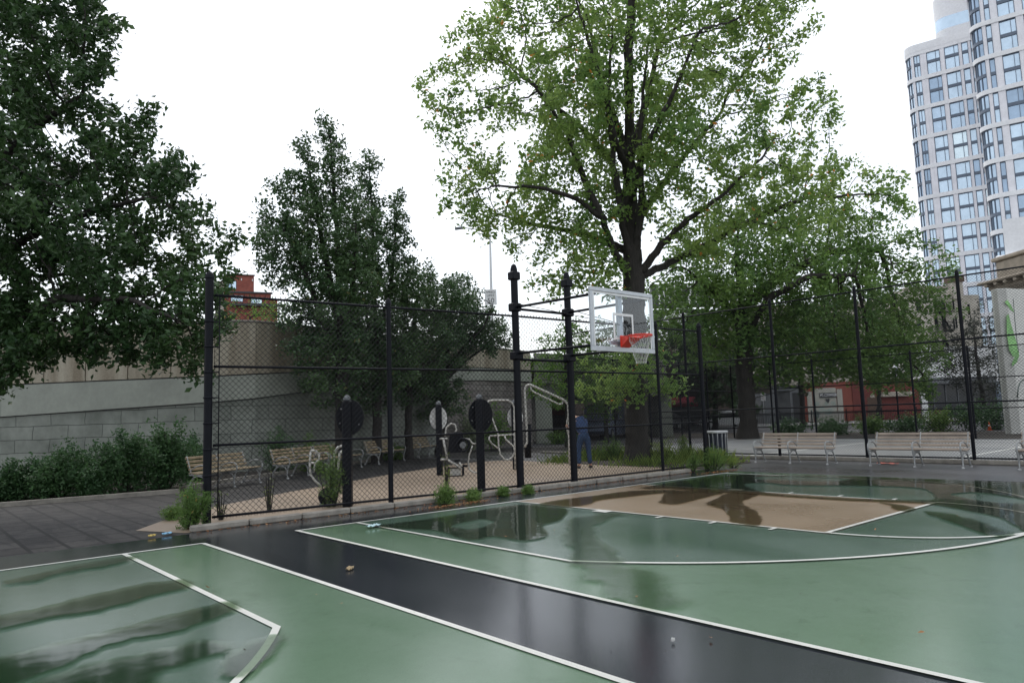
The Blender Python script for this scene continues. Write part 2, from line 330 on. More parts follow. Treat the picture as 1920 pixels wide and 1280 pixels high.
def thing(name, label, cat, loc=(0, 0, 0), rz=0, group=None):
    o = bpy.data.objects.new(name, None); COL.objects.link(o); o.location = loc; o.rotation_euler = (0, 0, rz); o.empty_display_size = .2
    return tag(o, label, cat, group)
def copy_tree(o, parent=None):
    c = o.copy(); COL.objects.link(c); c.parent = parent
    for ch in list(o.children): copy_tree(ch, c)
    return c
def struct(o, label=None): o['kind'] = 'structure'; return tag(o, label)
def text(body, size, name, mat, parent, loc, rot=(math.pi/2, 0, 0), depth=.01, sx=1):
    cu = bpy.data.curves.new(name, 'FONT'); cu.body = body; cu.size = size; cu.extrude = depth; cu.align_x = 'CENTER'; cu.align_y = 'CENTER'; cu.resolution_u = 3
    t = bpy.data.objects.new(name, cu); COL.objects.link(t); dg = bpy.context.evaluated_depsgraph_get(); me = bpy.data.meshes.new_from_object(t.evaluated_get(dg))
    bpy.data.objects.remove(t); me.materials.clear(); me.materials.append(mat); o = bpy.data.objects.new(name, me); COL.objects.link(o)
    o.parent = parent; o.location = loc; o.rotation_euler = rot; o.scale = (sx, 1, 1); return o

# ------------------------------------------------------------------ ground
def sheet(name, loops, z, mat): return struct(MB().poly(loops, z).build(name, mat))
def rect(x0, x1, y0, y1): return [(x0, y0), (x1, y0), (x1, y1), (x0, y1)]
sheet('ground', [rect(-600, 600, -600, 600)], 0, M_street)
sheet('path', [rect(-10.45, -5.86, -30, 40)], .004, M_path)
sheet('court_asphalt', [rect(-5.86, 40, -1.12, 40)], .004, M_asph)
X3, Y3, RA, CY, LW, DFT, SX = 5.14, 4.713, 5.87, 1.87, 1.85, 5.92, 6.11
sheet('basketball_court', [rect(-5.82, SX, 0, 26)], .008, M_green)
sheet('second_basketball_court', [rect(SX+1.34, SX+1.34+12.2, 0, 26)], .008, M_green)
def tarea(cx):
    a0_ = math.atan2(4.713-1.87, 5.14); return [(cx-5.14, 0), (cx+5.14, 0)]+[(cx+5.87*math.cos(a0_+(math.pi-2*a0_)*k/60), 1.87+5.87*math.sin(a0_+(math.pi-2*a0_)*k/60)) for k in range(61)]
sheet('three_point_area', [tarea(0)], .0105, M_green2); sheet('three_point_area', [tarea(SX+1.34+SX)], .0105, M_green2)
sheet('free_throw_lane', [rect(-LW, LW, .03, DFT)], .012, M_lane)
def court_lines(cx, xs):
    b = MB(); z = .016; w_ = .03; k = [0]
    def seg(x0, x1, y0, y1): b.poly([rect(cx+x0, cx+x1, y0, y1)], z+k[0]*.0006); k[0] += 1
    def arc(ox, oy, r, a0, a1, n=64):
        o_ = []; i_ = []
        for t in range(n+1):
            a = a0+(a1-a0)*t/n; o_.append((cx+ox+(r+w_)*math.cos(a), oy+(r+w_)*math.sin(a))); i_.append((cx+ox+(r-w_)*math.cos(a), oy+(r-w_)*math.sin(a)))
        vs = [(*p, z+k[0]*.0006) for p in o_+i_]; b.add(vs, [(t, t+1, n+2+t, n+1+t) for t in range(n)]); k[0] += 1
    seg(-xs[0], xs[1], -.03, .03); 
    if xs[0] > 6: seg(-xs[0]-.03, -xs[0]+.03, 0, 26)
    seg(xs[1]-.03, xs[1]+.03, -.03, 26)
    for s in (-1, 1):
        seg(s*X3-w_, s*X3+w_, .03, Y3); seg(s*LW-.025, s*LW+.025, .03, DFT)
        for t, h in ((2.13, .30), (3.40, .055), (4.32, .055), (5.23, .055)): seg(*(sorted((s*(LW+.025), s*(LW+.2)))), t, t+h)
    seg(-LW, LW, DFT-.03, DFT+.03)
    a = math.atan2(Y3-CY, X3); arc(0, CY, RA, a, math.pi-a, 96); arc(0, DFT, LW, 0, math.pi)
    return struct(b.build('court_lines', M_line))
court_lines(0, (5.3, SX)); court_lines(SX+1.34+SX, (SX, SX))
sheet('paved_path', [[(7.15, -1.12), (40, -1.12), (40, -9.3), (9.2, -8.85), (5.3, -8.35), (4.9, -9.2), (3, -10.3), (-7, -16.6), (-12, -19.6), (-16, -14), (-14, -1.8), (-10.5, -1.8), (-5.9, -1.8)]], .003, M_pave)
rub = [(7.75, -2.2), (7.0, -3.25), (5.77, -4.47), (3.6, -5.95), (1.24, -7.25), (-.6, -8.3), (-2.43, -9.15), (-4.2, -9.95), (-5.4, -10.25), (-6.3, -10.0), (-6.5, -9), (-6.2, -7.2), (-6.05, -5.7), (-6.0, -4.25), (-6.0, -1.25), (7.3, -1.25)]
sheet('exercise_area_surface', [rub], .009, M_rub)
sheet('planting_bed', [[(40, -9.35), (9.2, -8.9), (5.3, -8.4), (4.7, -9.45), (3, -10.9), (-7, -17.2), (-13, -21.3), (-13, -50), (40, -50)]], .012, M_soil)
sheet('tree_bed', [[(-6.1, -1.3), (-6.1, -6.6), (-7.6, -8.2), (-9.6, -8.0), (-10.3, -5.8), (-10.2, -2.6), (-8.6, -1.3)]], .013, M_soil)
sheet('far_court', [rect(-24.5, -10.6, -10.5, 40)], .006, M_farconc)
sheet('far_planting_bed', [rect(-33, -24.7, -24, 40)], .010, M_soil)
k = MB(); k.box(-23, -22.85, -9, 40, .006, .0105); k.box(-22.85, -10.9, -3.2, -3.08, .006, .0105); k.box(-22.85, -10.9, 2.9, 3.02, .006, .0105); struct(k.build('far_court_lines', M_line))
# far sidewalk and street
b = MB(); b.prism([tuple(V2W(u, v)[:2]) for u, v in ((-40, 60), (70, 60), (70, 70), (-40, 70))], -.1, .12); struct(b.build('far_sidewalk', M_farconc))

# puddles of rain water lying on the courts (shapes measured on the ground), some tinted dark for reflected trees
def smooth(pts, n=3):
    P_ = [Vector((p[0], p[1])) for p in pts]; out_ = []
    for i in range(len(P_)):
        a, b_, c, d = P_[i-1], P_[i], P_[(i+1) % len(P_)], P_[(i+2) % len(P_)]
        for t in range(n):
            t /= n; q = .5*((2*b_)+(c-a)*t+(2*a-5*b_+4*c-d)*t*t+(3*b_-a-3*c+d)*t**3); out_.append((q.x, q.y))
    return out_
def puddle(pix, holes=(), z=.026, mat=None, soft=.07):
    ls = [smooth([G(x, y, z)[:2] for x, y in l]) for l in [pix]+list(holes)]; mb = MB().poly(ls, z); wet = [1.0]*len(mb.v)
    for li, l in enumerate(ls):
        n = len(l); A = sum(l[i][0]*l[(i+1) % n][1]-l[(i+1) % n][0]*l[i][1] for i in range(n)); sg = (1 if A > 0 else -1)*(1 if li == 0 else -1); outp = []
        for i in range(n):
            tx, ty = l[(i+1) % n][0]-l[i-1][0], l[(i+1) % n][1]-l[i-1][1]; m_ = math.hypot(tx, ty)+1e-9; w_ = soft*(.5+random.random()); outp.append((l[i][0]+ty/m_*w_*sg, l[i][1]-tx/m_*w_*sg))
        mb.add([(*p, z) for p in l]+[(*p, z) for p in outp], [((i, n+i, n+(i+1) % n, (i+1) % n) if sg*(1 if li == 0 else 1) > 0 else ((i+1) % n, n+(i+1) % n, n+i, i)) for i in range(n)]); wet += [1.0]*n+[0.0]*n
    o = mb.build('puddle', mat or M_water); at = o.data.attributes.new('wet', 'FLOAT', 'POINT'); at.data.foreach_set('value', wet); struct(o); return o
puddle([(1205, 914), (1300, 898), (1365, 889.5), (1460, 891), (1600, 893), (1700, 896), (1800, 900), (1960, 910), (1960, 1003), (1905, 980), (1870, 966), (1800, 953), (1745, 944), (1690, 941), (1600, 938), (1500, 932), (1430, 927), (1340, 921.5), (1260, 915.5)],
       [[(1395, 906), (1440, 904), (1490, 908.5), (1600, 909), (1720, 913), (1757, 927), (1742, 937), (1600, 934), (1500, 928.5), (1440, 923.5), (1402, 914)],
        [(1790, 923), (1840, 922), (1940, 937), (1940, 944), (1850, 940), (1783, 928)], [(1414, 894.5), (1445, 891.5), (1540, 893.5), (1600, 897), (1560, 902.5), (1480, 900), (1418, 898)]])
puddle([(1015, 943), (1060, 935), (1130, 927), (1180, 920), (1262, 917.5), (1258, 921), (1190, 929), (1125, 936), (1105, 943), (1072, 949), (1035, 946)], z=.0265)
puddle([(1243, 937), (1248, 926), (1268, 919.5), (1310, 920), (1352, 923), (1330, 929), (1300, 937), (1268, 944), (1242, 942)], z=.027)
puddle([(1330, 941), (1346, 934), (1368, 924.5), (1416, 926), (1403, 933), (1388, 938), (1396, 949), (1412, 957), (1420, 966), (1422, 984), (1395, 981), (1376, 977), (1370, 965), (1352, 951), (1333, 946)], z=.0275)
puddle([(1650, 941.5), (1690, 946), (1712, 953), (1700, 957.5), (1685, 955), (1672, 946)], z=.028)
puddle([(705, 986), (800, 973), (970, 946), (1030, 949), (1058, 953), (1050, 972), (1012, 984), (1022, 1000), (985, 1011), (925, 1003), (880, 1010), (820, 992)], [[(840, 985), (900, 972), (930, 978), (885, 992)]], z=.0285)
puddle([(1075, 976), (1115, 966), (1158, 962.5), (1132, 970), (1106, 982), (1102, 1000), (1135, 1030), (1150, 1052), (1095, 1056), (1084, 1020), (1074, 995)], z=.029, mat=M_water3, soft=.2)
puddle([(1130, 1062), (1165, 1064), (1225, 1100), (1240, 1128), (1185, 1122), (1150, 1095)], z=.0295, mat=M_water3, soft=.3)  # soft tree reflection put in as a faint dark tint on damp paint
puddle([(1740, 958), (1790, 966), (1850, 985), (1890, 1001), (1860, 1001), (1810, 984), (1770, 970)], z=.030, mat=M_water2, soft=.12)
puddle([(-60, 1166), (60, 1143), (140, 1124), (240, 1101), (330, 1088), (345, 1098), (270, 1115), (180, 1140), (90, 1153), (-60, 1186)], z=.0305, mat=M_water2, soft=.12)
puddle([(-60, 1250), (90, 1212), (190, 1187), (300, 1158), (400, 1135), (436, 1130), (422, 1144), (330, 1178), (250, 1190), (170, 1215), (90, 1252), (-60, 1300)], z=.031, mat=M_water2, soft=.12)
puddle([(60, 1295), (160, 1250), (290, 1222), (380, 1203), (412, 1213), (330, 1240), (270, 1262), (240, 1295)], z=.0315, mat=M_water2, soft=.12)
puddle([(22, 1089), (60, 1078), (170, 1054), (250, 1043), (190, 1059), (110, 1071), (60, 1086)], z=.032, mat=M_water2, soft=.12)
puddle([(430, 1240), (445, 1222), (490, 1200), (515, 1190), (500, 1215), (470, 1250), (440, 1262)], z=.0325, mat=M_water2, soft=.12)

# kerb under the near fence
a0, a1 = (7.22, -1.24), (-5.05, -.93)
b = MB(); nk = 14
for i in range(nk):
    x0 = a0[0]+(a1[0]-a0[0])*i/nk; x1 = a0[0]+(a1[0]-a0[0])*(i+1)/nk-(-.006); y0 = a0[1]+(a1[1]-a0[1])*i/nk
    b.bbox(x1, x0-.003, y0-.11+.02*random.random(), y0+.03, 0, .098+.008*random.random(), .02)
kerb = b.build('kerb', M_kerb); struct(kerb)
b = MB(); b.bbox(-10.28, -10.14, -12, -1.9, 0, .10, .02); b.bbox(-10.28, -10.14, -1.885, 20, 0, .12, .02); struct(b.build('far_kerb', M_kerb))
b = MB()
for pA, pB in (((9.2, -8.85), (5.3, -8.35)), ((4.8, -9.35), (3, -10.75)), ((3, -10.75), (-7, -17.05)), ((-7, -17.05), (-13, -21.1))): b.beam((*pA, .03), (*pB, .03), .14, .14)
struct(b.build('bed_edging', M_kerb))

# ------------------------------------------------------------------ chain-link fences
def wires(b, A, B, z0, z1, pitch, r):
    A = Vector(A); B = Vector(B); Ld = (B-A).length; d = (B-A)/Ld; nrm = Vector((-d.y, d.x)); H = z1-z0
    for sgn in (1, -1):
        c = -H if sgn > 0 else 0
        while c < (Ld if sgn > 0 else Ld+H):
            # line s = c + sgn * h
            h0, h1 = 0, H
            s0, s1 = c, c+sgn*H
            if sgn > 0:
                if s0 < 0: h0 = -c; s0 = 0
                if s1 > Ld: h1 = Ld-c; s1 = Ld
            else:
                if s0 > Ld: h0 = c-Ld; s0 = Ld
                if s1 < 0: h1 = c; s1 = 0
            if h1-h0 > .01:
                o = nrm*(r*.8*sgn); p = A+d*s0+o; q = A+d*s1+o
                b.tube([(p.x, p.y, z0+h0), (q.x, q.y, z0+h1)], r, 3, smooth=False, caps=False)
            c += pitch
def fence(name, label, pts, H, rails, posts, pitch, wr, pr, z0=.08, extra=None):
    t = thing(name, label, 'fence', (pts[0][0], pts[0][1], 0)); off = Vector((pts[0][0], pts[0][1], 0))
    for (x, y, h, r) in posts:
        x -= off.x; y -= off.y; b = MB(); b.lathe((x, y, 0), [(r, 0), (r, h), (r*1.15, h+.01), (r*1.15, h+.04), (r*.95, h+.08), (r*.5, h+.12), (.005, h+.13)], 12); b.build('post', M_black, t)
    for h in rails:
        b = MB()
        for A, B in zip(pts, pts[1:]): b.tube([(A[0]-off.x, A[1]-off.y, h), (B[0]-off.x, B[1]-off.y, h)], .021, 8)
        b.build('rail', M_black, t)
    b = extra or MB()
    for A, B in zip(pts, pts[1:]): wires(b, (A[0]-off.x, A[1]-off.y), (B[0]-off.x, B[1]-off.y), z0, H, pitch, wr)
    b.build('wire_mesh', M_wire, t)
    return t
ties = MB()   # tie wires and barbs of twisted wire ends along the rails
for s in np.arange(.05, 12.6, .088):
    x = -s; y = .55*min(s, 6.1)/6.1+.17*max(0, s-6.1)/6.65; ties.beam((x, y, 3.76), (x+.012, y, 3.815), .005, .005); ties.beam((x+.02, y, 3.76), (x+.006, y, 3.81), .005, .005)
    if int(s/.088) % 4 == 0:
        for h in (3.75, 2.56, 1.27): ties.lathe((x, y, h), [(.026, -.006), (.026, .006)], 6, axis=(1, -.05, 0))
nf = fence('chain_link_fence', 'black chain-link fence standing on the concrete kerb in front of the exercise machines', [(6.70, -1.88), (.60, -1.33), (-6.05, -1.16)], 3.78, (3.75, 2.56, 1.27, .12),
      [(6.78, -1.89, 4.02, .068), (3.52, -1.60, 3.8, .048), (-4.25, -1.21, 3.8, .04), (-6.1, -1.16, 3.86, .06)], .098, .004, .06, extra=ties)
b = MB(); b.tube([(-.085, .008, .1), (-.085, .008, 3.75)], .009, 6)
for h in np.arange(.35, 3.7, .42): b.lathe((.08, -.01, h), [(.078, 0), (.078, .03)], 12); b.beam((.08, .0, h+.015), (-.09, .01, h+.015), .03, .02)
b.build('tension_bar', M_black, nf)
fence('chain_link_fence', 'tall black chain-link fence right behind the slatted benches, in front of the handball wall', [(-10.2, -10.0), (-10.2, 9.5)], 4.85, (4.85, 3.2, 1.58, .16),
      [(-10.2, y, 4.9, .045) for y in (-10, -7.3, -4.55, -1.27, 1.37, 4.02, 6.7, 9.5)], .075, .0028, .05, .12)
fence('chain_link_fence', 'distant chain-link fence closing the far side of the grey court', [(-24.9, -12), (-24.9, 9)], 3.9, (3.9, 2.6, 1.3), [(-24.9, y, 3.92, .045) for y in np.arange(-12, 9.1, 2.35)], .16, .004, .05, .1)
fence('chain_link_fence', 'far side run of chain-link fence beyond the big tree, turning away from the court', [(-10.2, -10.02), (-24.9, -12.02)], 3.9, (3.9, 2.6, 1.3), [(-10.2-14.7*t, -10.02-2*t, 3.92, .04) for t in (.2, .4, .6, .8)], .16, .004, .05, .1)

# ------------------------------------------------------------------ basketball hoop
hp = thing('basketball_hoop', 'basketball hoop with clear backboard, red rim and net held out by two black posts', 'basketball hoop', (-.08, -1.27, 0))
for x in (.63, -1.0):
    b = MB(); b.lathe((x, 0, 0), [(.085, 0), (.085, .1), (.078, .1), (.078, 4.72), (.075, 4.78), (.05, 4.86), (.01, 4.89)], 16)
    for h, a in ((4.62, .11), (3.93, .12), (2.88, .12)): b.bbox(x-a, x+a, -.10, .10, h-.09, h+.09, .02)
    b.build('post', M_black, hp)
for h in (3.93, 2.83):
    b = MB(); b.tube([(-1.0, 0, h-.03), (.63, 0, h-.03)], .03, 8); b.build('crossbar', M_black, hp)
YB = 2.44   # back of board, court y 1.17
for x, xb in ((.63, .62), (-1.0, -.62)):
    for h, hb in ((3.93, 3.86), (2.93, 2.88)): MB().tube([(x, .08, h), (xb+.12*(1 if x > 0 else -1), YB, hb)], .028, 8).build('support_arm', M_black, hp)
    MB().tube([(x*.95, .08, 4.0), (xb*.1, YB, 3.3)], .008, 6).build('brace_rod', M_black, hp)
bd = MB(); W_, Z0, Z1, y0, y1 = .94, 2.76, 3.98, YB, YB+.05
for q in ((-W_, W_, y0, y1, Z1-.075, Z1), (-W_, W_, y0, y1, Z0, Z0+.095)): bd.bbox(*q, .006)
for q in ((-W_, -W_+.075, y0, y1, Z0+.096, Z1-.076), (W_-.075, W_, y0, y1, Z0+.096, Z1-.076)): bd.bbox(*q, .006)
fr = bd.build('backboard', M_silver, hp)
MB().box(-W_+.076, W_-.076, y0+.018, y0+.03, Z0+.097, Z1-.077).build('glass', M_glass, fr)
b = MB(); yy = y0+.036; tz0, tz1 = 3.05, 3.52
for q in ((-.305, .305, yy, yy+.002, tz1-.05, tz1), (-.305, -.255, yy, yy+.002, tz0, tz1-.051), (.255, .305, yy, yy+.002, tz0, tz1-.051), (-.305, .305, yy, yy+.002, tz0-.05, tz0-.001),
          (-W_+.08, W_-.08, yy, yy+.002, Z1-.12, Z1-.08), (-W_+.08, -W_+.115, yy, yy+.002, Z0+.10, Z1-.121), (W_-.115, W_-.08, yy, yy+.002, Z0+.10, Z1-.121)): b.box(*q)
b.build('target_square', M_white, fr)
b = MB(); b.bbox(-.06, .06, y0-.10, y0-.02, 2.8, 3.95, .01); b.bbox(-.35, .35, y0-.06, y0-.01, 2.9, 2.98, .01); b.build('back_bracket', M_silver, hp)
rm = MB(); ry = YB+.05+.38; rz = 3.05
rm.tube([(.23*math.cos(a), ry+.23*math.sin(a), rz) for a in np.linspace(0, 2*math.pi, 33)[:-1]], .0125, 8, True)
rm.tube([(.23*math.cos(a), ry+.23*math.sin(a), rz-.022) for a in np.linspace(0, 2*math.pi, 33)[:-1]], .008, 6, True)
rm.add([(-.12, YB+.05, rz+.012), (.12, YB+.05, rz+.012), (.12, YB+.05, rz-.19), (-.12, YB+.05, rz-.19), (-.17, ry-.15, rz+.008), (.17, ry-.15, rz+.008), (.1, YB+.085, rz-.19), (-.1, YB+.085, rz-.19), (.19, ry-.1, rz-.03), (-.19, ry-.1, rz-.03)],
       [(0, 1, 5, 4), (0, 3, 2, 1), (2, 3, 7, 6), (4, 5, 8, 9), (1, 2, 6, 8, 5), (0, 4, 9, 7, 3), (6, 7, 9, 8)])
rm.bbox(-.14, .14, YB+.05, YB+.065, rz-.2, rz+.03, .004); rim = rm.build('rim', M_red, hp)
b = MB(); nn = 12
for k_ in range(nn):
    for sg in (1, -1):
        pts = []
        for t in range(7):
            tt = t/6; rr = .22*(1-.55*tt**.8)+.012*math.sin(t*2); a = 2*math.pi*k_/nn+sg*tt*math.pi*2/nn*1.7; pts.append((rr*math.cos(a), ry+rr*math.sin(a), rz-.02-.52*tt))
        b.tube(pts, .0026, 4, smooth=False)
b.build('net', M_net, rim)

# ------------------------------------------------------------------ benches
def make_bench(label, cat, slat, group):
    t = thing('park_bench', label, cat, group=group); LB = 2.25
    for i in range(5): y = .03+.105*i; MB().bbox(-LB/2, LB/2, y, y+.075, .405+.012*abs(i-2), .44+.012*abs(i-2), .008).build('seat_slat', slat, t)
    for i in range(4):
        z = .50+.092*i; y = .50+.035*i
        MB().bbox(-LB/2, LB/2, y, y+.032, z, z+.066, .008).build('back_slat', slat, t)
    for x in (-1.08, 0, 1.08):
        b = MB()
        b.tube([(x, .03, 0), (x, .06, .1), (x, .05, .25), (x, .0, .38), (x, -.03, .46), (x, -.02, .56), (x, .06, .62), (x, .2, .63), (x, .34, .60), (x, .45, .54), (x, .50, .47)], [.026, .02, .02, .022, .02, .018, .018, .018, .018, .016, .015], 7)
        b.tube([(x, .60, 0), (x, .55, .1), (x, .47, .25), (x, .40, .34), (x, .25, .37), (x, .12, .33), (x, .05, .2)], [.026, .02, .02, .022, .02, .018, .015], 7)
        b.tube([(x, .40, .36), (x, .49, .45), (x, .545, .62), (x, .625, .86)], [.02, .02, .018, .016], 7)
        b.beam((x, .0, .385), (x, .53, .40), .04, .03)
        b.lathe((x, .03, 0), [(.045, 0), (.04, .025), (.02, .04)], 8); b.lathe((x, .60, 0), [(.045, 0), (.04, .025), (.02, .04)], 8)
        b.build('leg', M_iron, t)
    return t
g1 = 'slatted benches in a row against the tall fence'
b0 = make_bench('grey slatted bench standing nearest the striped litter bin', 'bench', M_slat, g1)
b0.location = (-8.76, -.21, 0); b0.rotation_euler.z = math.pi/2
for (x, y, lab) in ((-8.76, 3.10, 'grey slatted bench with the orange litter lying under it'), (-8.78, 6.40, 'grey slatted bench cut off by the right edge of the picture')):
    c = copy_tree(b0); c.location = (x, y, 0); c['label'] = lab
g2 = 'ochre slatted benches along the planting bed under the concrete wall'
b1_ = make_bench('ochre slatted bench partly behind the tall corner post of the near fence', 'bench', M_slat2, g2)
ang = math.atan2(.542, .84)  # line runs along (-.84,-.542)
bx = [((3.80, -8.72), None), ((.97, -10.40), 'ochre slatted bench second from the corner post, right end behind the black pillar'), ((-.93, -11.60), 'ochre slatted bench between the two thickest pear trunks, right of the first black pillar'),
      ((-3.84, -13.44), 'ochre slatted bench seen through the fence just right of the near fence line post'), ((-6.85, -15.35), 'smallest and farthest ochre slatted bench behind the exercise bike')]
for (x, y), lab in bx:
    c = b1_ if lab is None else copy_tree(b1_); c.location = (x, y, 0); c.rotation_euler.z = ang+math.pi
    if lab: c['label'] = lab

# ------------------------------------------------------------------ litter bin
tb = G(1347, 858); t = thing('litter_bin', 'black slatted steel litter bin with pale rim behind the weeds', 'litter bin', G(1346, 860))
MB().lathe((0, 0, .06), [(.27, 0), (.29, .03), (.29, .78)], 24).build('liner', pmat('dark_blue_liner', (.05, .06, .085), .5), t)
for i in range(28):
    a = 2*math.pi*i/28; c_, s_ = math.cos(a), math.sin(a)
    MB().tube([(.31*c_, .31*s_, .05), (.325*c_, .325*s_, .3), (.325*c_, .325*s_, .7), (.34*c_, .34*s_, .84)], .012, 5).build('slat', M_galv if i % 2 else M_black, t)
b = MB(); b.lathe((0, 0, .84), [(.30, 0), (.37, 0), (.375, .04), (.36, .07), (.30, .075)], 28); b.build('rim', M_galv, t)
b = MB(); b.lathe((0, 0, 0), [(.30, .02), (.33, .03), (.33, .07), (.3, .08)], 24); b.build('base', M_black, t)

# ------------------------------------------------------------------ exercise machines: tubes measured at their depth
def vtubes(t, base, lst, d, name, mat, r):
    """lst of pixel polylines; optional third value shifts the point nearer or farther in metres"""
    for pl in lst:
        pts = [P(q[0], q[1], d+(q[2] if len(q) > 2 else 0))-base for q in pl]
        if len(pts) > 2:
            out_ = [pts[0]]
            for i in range(1, len(pts)-1): out_ += [pts[i]*.78+pts[i-1]*.22, pts[i]*.78+pts[i+1]*.22] if i in (0,) else [pts[i].lerp(pts[i-1], .2), pts[i], pts[i].lerp(pts[i+1], .2)]
            pts = out_+[pts[-1]]
        MB().tube(pts, r, 8).build(name, mat, t)
def pillar(px, py, d, disc_px, disc_r, facing, label, top, white):
    base = P(px, py, d); base.z = 0; t = thing('exercise_sign_pillar', label, 'sign pillar', base, ROTZ, 'round instruction signs on black pillars')
    w2 = .085
    MB().bbox(-w2, w2, -w2, w2, 0, top, .02).build('post', M_black, t)
    MB().lathe((0, 0, top), [(.06, 0), (.075, .02), (.07, .06), (.04, .1), (.01, .11)], 12).build('cap', M_plate, t)
    q = VL(disc_px[0], disc_px[1], d+.1*facing); b0_ = VL(px, py, d); cx = q.x-b0_.x; cz = q.z
    e = .72
    def disc(name, mat, r, y0, y1):
        b = MB(); n = 28; sk = .35; vs = []
        for y in (y0, y1):
            for k_ in range(n):
                a = 2*math.pi*k_/n; vs.append((cx+r*e*math.cos(a), y+sk*(r*e*math.cos(a)), cz+r*math.sin(a)))
        b.add(vs, [(tuple(range(n)) if True else 0), tuple(range(2*n-1, n-1, -1))]+[(k_, n+k_, n+(k_+1) % n, (k_+1) % n) for k_ in range(n)]); return b.build(name, mat, t)
    ys = .12*facing
    disc('sign_disc', M_black, disc_r, ys-.012, ys+.012)
    if white: disc('sign_face', M_disc, disc_r*.93, ys-.020, ys-.0135)
    b = MB()
    for k_ in range(5):
        a = R_(80+62*k_); b.lathe((cx+disc_r*.78*e*math.cos(a), ys-.03+.35*disc_r*.78*e*math.cos(a), cz+disc_r*.78*math.sin(a)), [(.012, 0), (.012, .012)], 8, axis=(0, -1, 0))
    b.build('bolts', M_galv, t); return t
d1 = depth_of(G(652, 950)); d2 = depth_of(G(825, 891)); d3 = depth_of(G(903, 922)); d4 = depth_of(G(967, 880))
pillar(652, 950, d1, (656, 782), .34, 1, 'black pillar with black disc at top left, beside the bench and weeds at the fence', 1.98, False)
pillar(825, 891, d2, (822, 784), .36, 1, 'black pillar with white-faced disc behind the exercise bike handle', 1.98, True)
pillar(903, 922, d3, (901, 778), .36, 1, 'black pillar with plain black disc between the bike and the white hoop frame', 1.98, False)
pillar(967, 880, d4, (966, 782), .36, 1, 'black pillar with white disc half hidden by the tall left hoop post', 1.98, True)

def machine(px, py, d, name, label, cat='exercise machine'):
    base = P(px, py, d); base.z = 0; return thing(name, label, cat, base, 0), base
dA = depth_of(G(617, 948)); t, bs = machine(617, 948, dA, 'elliptical_trainer', 'white outdoor step trainer overgrown with weeds at the near fence')
vtubes(t, bs, [[(583, 844), (581, 866), (582, 888), (590, 900), (603, 912)], [(583, 844), (592, 845), (599, 853), (598, 862), (590, 868), (582, 867)]], dA+.1, 'handle_arm', M_whiteframe, .022)
vtubes(t, bs, [[(620, 910), (625, 872), (628, 847), (634, 838), (643, 835, .2), (650, 842, .4)], [(631, 905, .25), (635, 870, .3), (637, 850, .3), (645, 843, .35)]], dA+.2, 'side_rail', M_whiteframe, .026)
vtubes(t, bs, [[(622, 898), (634, 896, .3)], [(626, 884), (638, 882, .3)]], dA+.2, 'crossbar', M_plate, .018)
vtubes(t, bs, [[(590, 868), (589, 885)], ], dA+.1, 'foot_lever', M_whiteframe, .014)
c = P(614, 930, dA)-bs; b = MB(); b.lathe(c+Vector((Fh*.12)), [(.0, -.12), (.13, -.12), (.16, -.09), (.16, .09), (.13, .12), (0, .12)], 20, axis=tuple(Fh)); b.build('housing', M_whiteframe, t)
b = MB(); b.lathe(c, [(.17, -.04), (.17, .04)], 20, axis=tuple(Fh)); b.build('flywheel_cover', M_black, t)
vtubes(t, bs, [[(600, 944), (632, 944)]], dA+.1, 'base_bar', M_plate, .035)

dB = depth_of(G(857, 893)); t, bs = machine(857, 893, dB, 'exercise_bike', 'white outdoor exercise bike with black seat between the two middle disc pillars')
vtubes(t, bs, [[(835, 818), (835.5, 810), (837, 801), (846, 793.5), (853, 796), (856, 804), (853, 812), (848, 820)]], dB, 'handle_loop', M_whiteframe, .024)
vtubes(t, bs, [[(824, 822), (839, 822)], ], dB, 'handlebar', M_whiteframe, .026)
vtubes(t, bs, [[(831, 822), (835, 842), (839, 862)], [(826, 861), (838, 861), (852, 869), (866, 879)], [(861, 867), (866, 875)]], dB, 'frame', M_whiteframe, .032)
vtubes(t, bs, [[(868, 822), (880, 823), (886, 831), (894, 832)], [(886, 835), (880, 852), (878, 866), (880, 880), (888, 885), (897, 886)]], dB+.2, 'rear_arm', M_whiteframe, .02)
b = MB(); q = P(857, 831, dB)-bs; rr_ = Vector(Rh); zz = Vector((0, 0, 1)); ff = Vector(Fh)
prof = [(-.26, -.26), (-.2, .2), (-.05, .32), (.14, .30), (.22, .0), (.1, -.24)]
vs = [q+rr_*x+zz*z+ff*y for y in (-.04, .06) for x, z in prof]; b.add(vs, [tuple(range(6)), tuple(range(11, 5, -1))]+[(i, 6+i, 6+(i+1) % 6, (i+1) % 6) for i in range(6)]); b.build('seat_shell', M_black, t)
q = P(868, 834, dB-.1)-bs; b = MB(); b.lathe(q, [(.0, -.02), (.09, -.02), (.09, .02), (0, .02)], 18, axis=tuple(Fh)); b.build('flywheel', M_plate, t)
b = MB(); b.tube([q+rr_*(.17*math.cos(a))+zz*(.17*math.sin(a)) for a in np.linspace(0, 2*math.pi, 25)[:-1]], .03, 8, True); b.build('wheel_guard', M_black, t)
q = P(854, 893, dB)-bs; q.z = 0; b = MB(); w_ = .2
for s1 in (-1, 1):
    for s2 in (0, 1): b.beam(q+rr_*(w_*s1)+ff*(.3*s2), q+rr_*(w_*s1)+ff*(.3*s2)+zz*.24, .03, .03)
    b.beam(q+rr_*(w_*s1)+zz*.24, q+rr_*(w_*s1)+ff*.3+zz*.24, .03, .03)
b.beam(q-rr_*w_+zz*.24, q+rr_*w_+zz*.24, .03, .03); b.beam(q-rr_*w_+zz*.02, q+rr_*w_+zz*.02, .03, .03); b.build('base_frame', M_black, t)
b = MB(); b.beam(q-rr_*.14+ff*.15+zz*.13, q+rr_*.14+ff*.15+zz*.13, .22, .2); b.build('gearbox', M_whiteframe, t)
